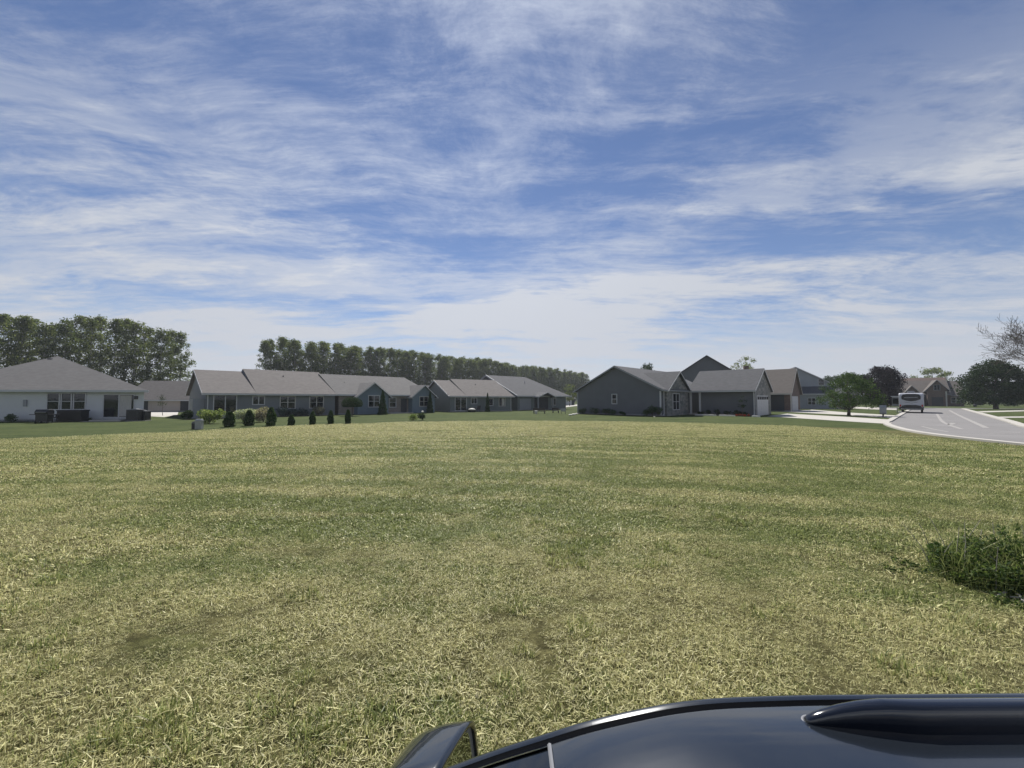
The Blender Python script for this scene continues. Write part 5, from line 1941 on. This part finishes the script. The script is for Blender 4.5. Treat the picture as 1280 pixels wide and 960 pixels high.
# seal between windscreen and roof
ih = int(np.argmin(abs(xs_ - .055)))
pts = [(rows[ih, j, 0] + OX, rows[ih, j, 1], rows[ih, j, 2] + .0015) for j in range(JW, NP_)]
pts = pts + [(x, -y, z) for x, y, z in pts[::-1][1:]]
MB().tube(pts, .0032, 6).build('windscreen_seal', M['rv_grey'], suv)
MB().box(-1.98 + OX, 2.7 + OX, -.80, .80, .22, .298).build('underbody', M['black'], suv)
for x in (-1.22, 1.72):
    for sg in (1, -1):
        y0, y1 = sg * .74, sg * .955
        w_ = MB().tube([(x + OX, y0, .36), (x + OX, y1, .36)], .36, 32).build('wheel', M['rubber'], suv, bevel=.02)
        rm = MB().tube([(x + OX, y1 + sg * .001, .36), (x + OX, y1 + sg * .012, .36)], .25, 28)
        for k in range(5):
            a = 2 * PI * k / 5
            rm.tube([(x + OX + .04 * math.cos(a), y1 + sg * .02, .36 + .04 * math.sin(a)), (x + OX + .23 * math.cos(a), y1 + sg * .02, .36 + .23 * math.sin(a))], .025, 6)
        rm.build('rim', M['grey_metal'], w_)
        ar = []
        for k in range(17):
            a = PI * k / 16
            ar.append((x + OX + .41 * math.cos(a), sg * .937, .34 + .41 * math.sin(a)))
        MB().tube(ar, .035, 6).build('wheel_arch', M['black'], suv)
for sg in (1, -1):
    MB().add([(-1.97 + OX, sg * .50, .66), (-1.76 + OX, sg * .84, .68), (-1.70 + OX, sg * .80, .84), (-1.90 + OX, sg * .52, .80),
              (-2.02 + OX, sg * .48, .66), (-1.80 + OX, sg * .89, .68), (-1.74 + OX, sg * .86, .84), (-1.93 + OX, sg * .50, .80)],
             [(0, 1, 2, 3), (7, 6, 5, 4), (0, 4, 5, 1), (1, 5, 6, 2), (2, 6, 7, 3), (3, 7, 4, 0)]).build('headlight', M['headlamp'], suv)
    MB().box(2.60 + OX, 2.75 + OX, sg * .55, sg * .86, .84, .98).build('tail_light', M['red_lens'], suv, bevel=.02)
    for x in (.35, 1.30):
        MB().tube([(x + OX - .09, sg * .935, .93), (x + OX - .05, sg * .965, .93), (x + OX + .07, sg * .965, .93), (x + OX + .11, sg * .935, .93)], .014, 8).build('door_handle', M['paint'], suv, smooth=True)
MB().box(-2.09 + OX, -2.03 + OX, -.45, .45, .42, .60).build('grille', M['black'], suv, bevel=.02)
# flush roof rails
for sg in (1, -1):
    mb = MB()
    st = np.concatenate([[0, .004, .012, .025, .045, .07, .10, .14, .19, .25, .33], np.linspace(.45, 1.45, 12), [1.55, 1.62, 1.67, 1.70]])
    K = 17
    for q, s_ in enumerate(st):
        x = .408 + s_
        zb0 = float(np.interp(x, xs_, zr_)) + .0005
        e = min(1.0, s_ / .13) if s_ < .8 else min(1.0, (1.705 - s_) / .13)
        e = max(e, .0)
        w = .004 + .0105 * e ** .5
        hh = .006 + .031 * (1 - (1 - e) ** 1.8) ** .8
        yc = .553 - .013 * min(1, s_ / .14)
        for k in range(K):
            a = PI * k / (K - 1)
            c, s2 = math.cos(a), math.sin(a)
            cc = math.copysign(abs(c) ** .55, c)
            mb.v.append((x + OX, sg * (yc + w * cc), zb0 - .004 + (hh + .004) * abs(s2) ** .5))
    for q in range(len(st) - 1):
        for k in range(K - 1):
            mb.f.append((q * K + k, q * K + k + 1, (q + 1) * K + k + 1, (q + 1) * K + k))
    mb.f.append(tuple(range(K)))
    mb.f.append(tuple(range((len(st) - 1) * K, len(st) * K)))
    rl = mb.build('roof_rail', M['gloss_black'], suv, smooth=True)
    gk = []
    for k in range(21):
        a = PI / 2 + PI * k / 20
        x = .418 + .012 * math.cos(a)
        y = .553 + .0105 * math.sin(a)
        gk.append((x + OX, sg * y, float(np.interp(x, xs_, zr_)) + .001))
    gk = gk + [(xx + OX, sg * yy, float(np.interp(xx, xs_, zr_)) + .001) for xx, yy in ((.45, .534), (.49, .5255), (.54, .5235))]
    MB().tube(gk, .0022, 6).build('gasket', M['rv_grey'], rl, smooth=True)
# door mirrors
for sg in (1, -1):
    quad = [Vector((-.170, .870, 1.175)), Vector((-.104, 1.098, 1.130)), Vector((-.086, 1.104, .985)), Vector((-.145, .880, .990))]

    def qp(u, v, dx=0.0):
        t = quad[0].lerp(quad[1], u)
        b = quad[3].lerp(quad[2], u)
        p = t.lerp(b, v)
        return Vector((p.x + dx + OX, sg * p.y, p.z))
    K = 40

    def sup(a, f):
        c, s2 = math.cos(a), math.sin(a)
        return .5 + .5 * f * math.copysign(abs(c) ** .36, c), .5 + .5 * f * math.copysign(abs(s2) ** .36, s2)
    mb = MB()
    rings = [(1.0, 0.0)] + [(math.cos(t) ** .65, math.sin(t)) for t in np.linspace(.12, PI / 2 - .05, 9)]
    for f, d in [(.885, .050), (.885, .004), (.93, .0)] + rings:
        for k in range(K):
            u, v = sup(2 * PI * k / K, f)
            mb.v.append(tuple(qp(u, v, -(.165 * d))))
    nr = len(rings) + 3
    for r_i in range(nr - 1):
        for k in range(K):
            mb.f.append((r_i * K + k, r_i * K + (k + 1) % K, (r_i + 1) * K + (k + 1) % K, (r_i + 1) * K + k))
    mb.f.append(tuple((nr - 1) * K + k for k in range(K)))
    mr_ = mb.build('side_mirror', M['paint'], suv, smooth=True)
    bz = MB()
    bz.v = [tuple(qp(*sup(2 * PI * k / K, .89), -.007)) for k in range(K)]
    bz.f = [tuple(range(K))]
    bz.build('bezel', M['rv_grey'], mr_)
    gm = MB()
    gm.v = [tuple(qp(sup(2 * PI * k / K, .89)[0] * .90 - .01, sup(2 * PI * k / K, .86)[1], -.004)) for k in range(K)]
    gm.f = [tuple(range(K))]
    gm.build('mirror_glass', M['mirror'], mr_)
    MB().tube([(-.19 + OX, sg * .84, .99), (-.19 + OX, sg * .93, 1.03)], [.05, .04], 10).build('mirror_arm', M['black'], mr_, smooth=True)

# ------------------------------------------------------------------ rank weeds near the kerb on the right
wc = g(1262, 727)
wd = empty('weed_clump', (wc.x, wc.y, 0), 0, label='tall dark green clump of weeds on the right side of the field', cat='weeds')
wr = np.random.default_rng(8)
tl = blade_tile('weed_blades', .66, 3000, .25, .82, .007, blade_material('weed_blade', -.42), lay=.16, seed=90)
me_ = tl.data
n5 = len(me_.vertices)
cc_ = np.empty(n5 * 3)
me_.vertices.foreach_get('co', cc_)
cc_ = cc_.reshape(-1, 5, 3)
rad = np.hypot(cc_[:, 0, 0], cc_[:, 0, 1])
k_ = (.45 + .55 * np.clip(1 - (rad / .66) ** 2, 0, 1)) * (1 + .22 * np.sin(cc_[:, 0, 0] * 9) * np.cos(cc_[:, 0, 1] * 7))
root = cc_[:, :1, :].copy()
cc_ = root + (cc_ - root) * k_[:, None, None] * wr.uniform(.45, 1.15, (len(cc_), 1, 1))
me_.vertices.foreach_set('co', cc_.ravel())
me_.update()
tl.name = 'blades'
COL.objects.link(tl)
tl.parent = wd
tl.scale = (1.15, .85, 1)
n_ = 15000
th = wr.uniform(0, 2 * PI, n_)
ra = .6 * np.sqrt(wr.random(n_))
P = np.stack([ra * np.cos(th) * 1.2, ra * np.sin(th) * .85, (wr.uniform(.02, .60, n_) * (1.08 - ra / .62 * .62)) * (.75 + .35 * np.sin(th * 5 + 1) * np.sin(ra * 14))], 1)
rng = wr
o = bpy.data.objects.new('leaves', leaf_mesh('weed_leaves', P, wr.uniform(.010, .032, n_), M['lf_weed'], aspect=.5, up=.5))
COL.objects.link(o)
o.parent = wd
sm = MB()
for i in range(26):
    a, r = wr.uniform(0, 6.28), .6 * math.sqrt(wr.random())
    x, y = 1.15 * r * math.cos(a), .85 * r * math.sin(a)
    h = wr.uniform(.3, .62)
    lx, ly = wr.uniform(-.2, .2, 2)
    sm.tube([(x, y, 0), (x + lx * .4, y + ly * .4, h * .55), (x + lx, y + ly, h)], [.005, .004, .002], 5)
for x, y, a, l in ((-.62, -.38, .4, .45), (-.2, -.55, 2.6, .4), (.35, -.5, .2, .6), (-.5, -.5, 1.2, .25)):
    sm.tube([(x, y, .03), (x + math.cos(a) * l * .5, y + math.sin(a) * l * .3, .07), (x + math.cos(a) * l, y + math.sin(a) * l * .6, .05)], [.012, .010, .006], 6)
sm.build('stem', M['bark_pale'], wd)
# loose outliers of the same weeds round the clump
for k in range(9):
    a = wr.uniform(2.2, 5.4)
    shrub('weed', (wc.x + math.cos(a) * wr.uniform(.75, 1.15), wc.y + math.sin(a) * wr.uniform(.6, .9), 0), wr.uniform(.14, .28), wr.uniform(.08, .2), 'loose', M['lf_weed'],
          'small low weed growing in the dry grass around the large clump', 'weeds', n=90, leaf=.014, seed=200 + k, group='small weeds around the clump', stem=False)

for o in list(bpy.data.objects):
    if o.parent is not None and 'category' in o: del o['category']

# ------------------------------------------------------------------ summer haze between the houses and the far trees
hz = bpy.data.materials.new('haze')
hz.use_nodes = True
hn = hz.node_tree
for n in list(hn.nodes): hn.nodes.remove(n)
ho = hn.nodes.new('ShaderNodeOutputMaterial')
pv = hn.nodes.new('ShaderNodeVolumePrincipled')
pv.inputs['Color'].default_value = (0.86, 0.92, 1.0, 1)
pv.inputs['Density'].default_value = 0.00030
pv.inputs['Anisotropy'].default_value = 0.3
hn.links.new(pv.outputs[0], ho.inputs['Volume'])
tag(MB().box(-420, 420, -60, 420, -1.0, 30).build('haze', hz), kind='stuff')
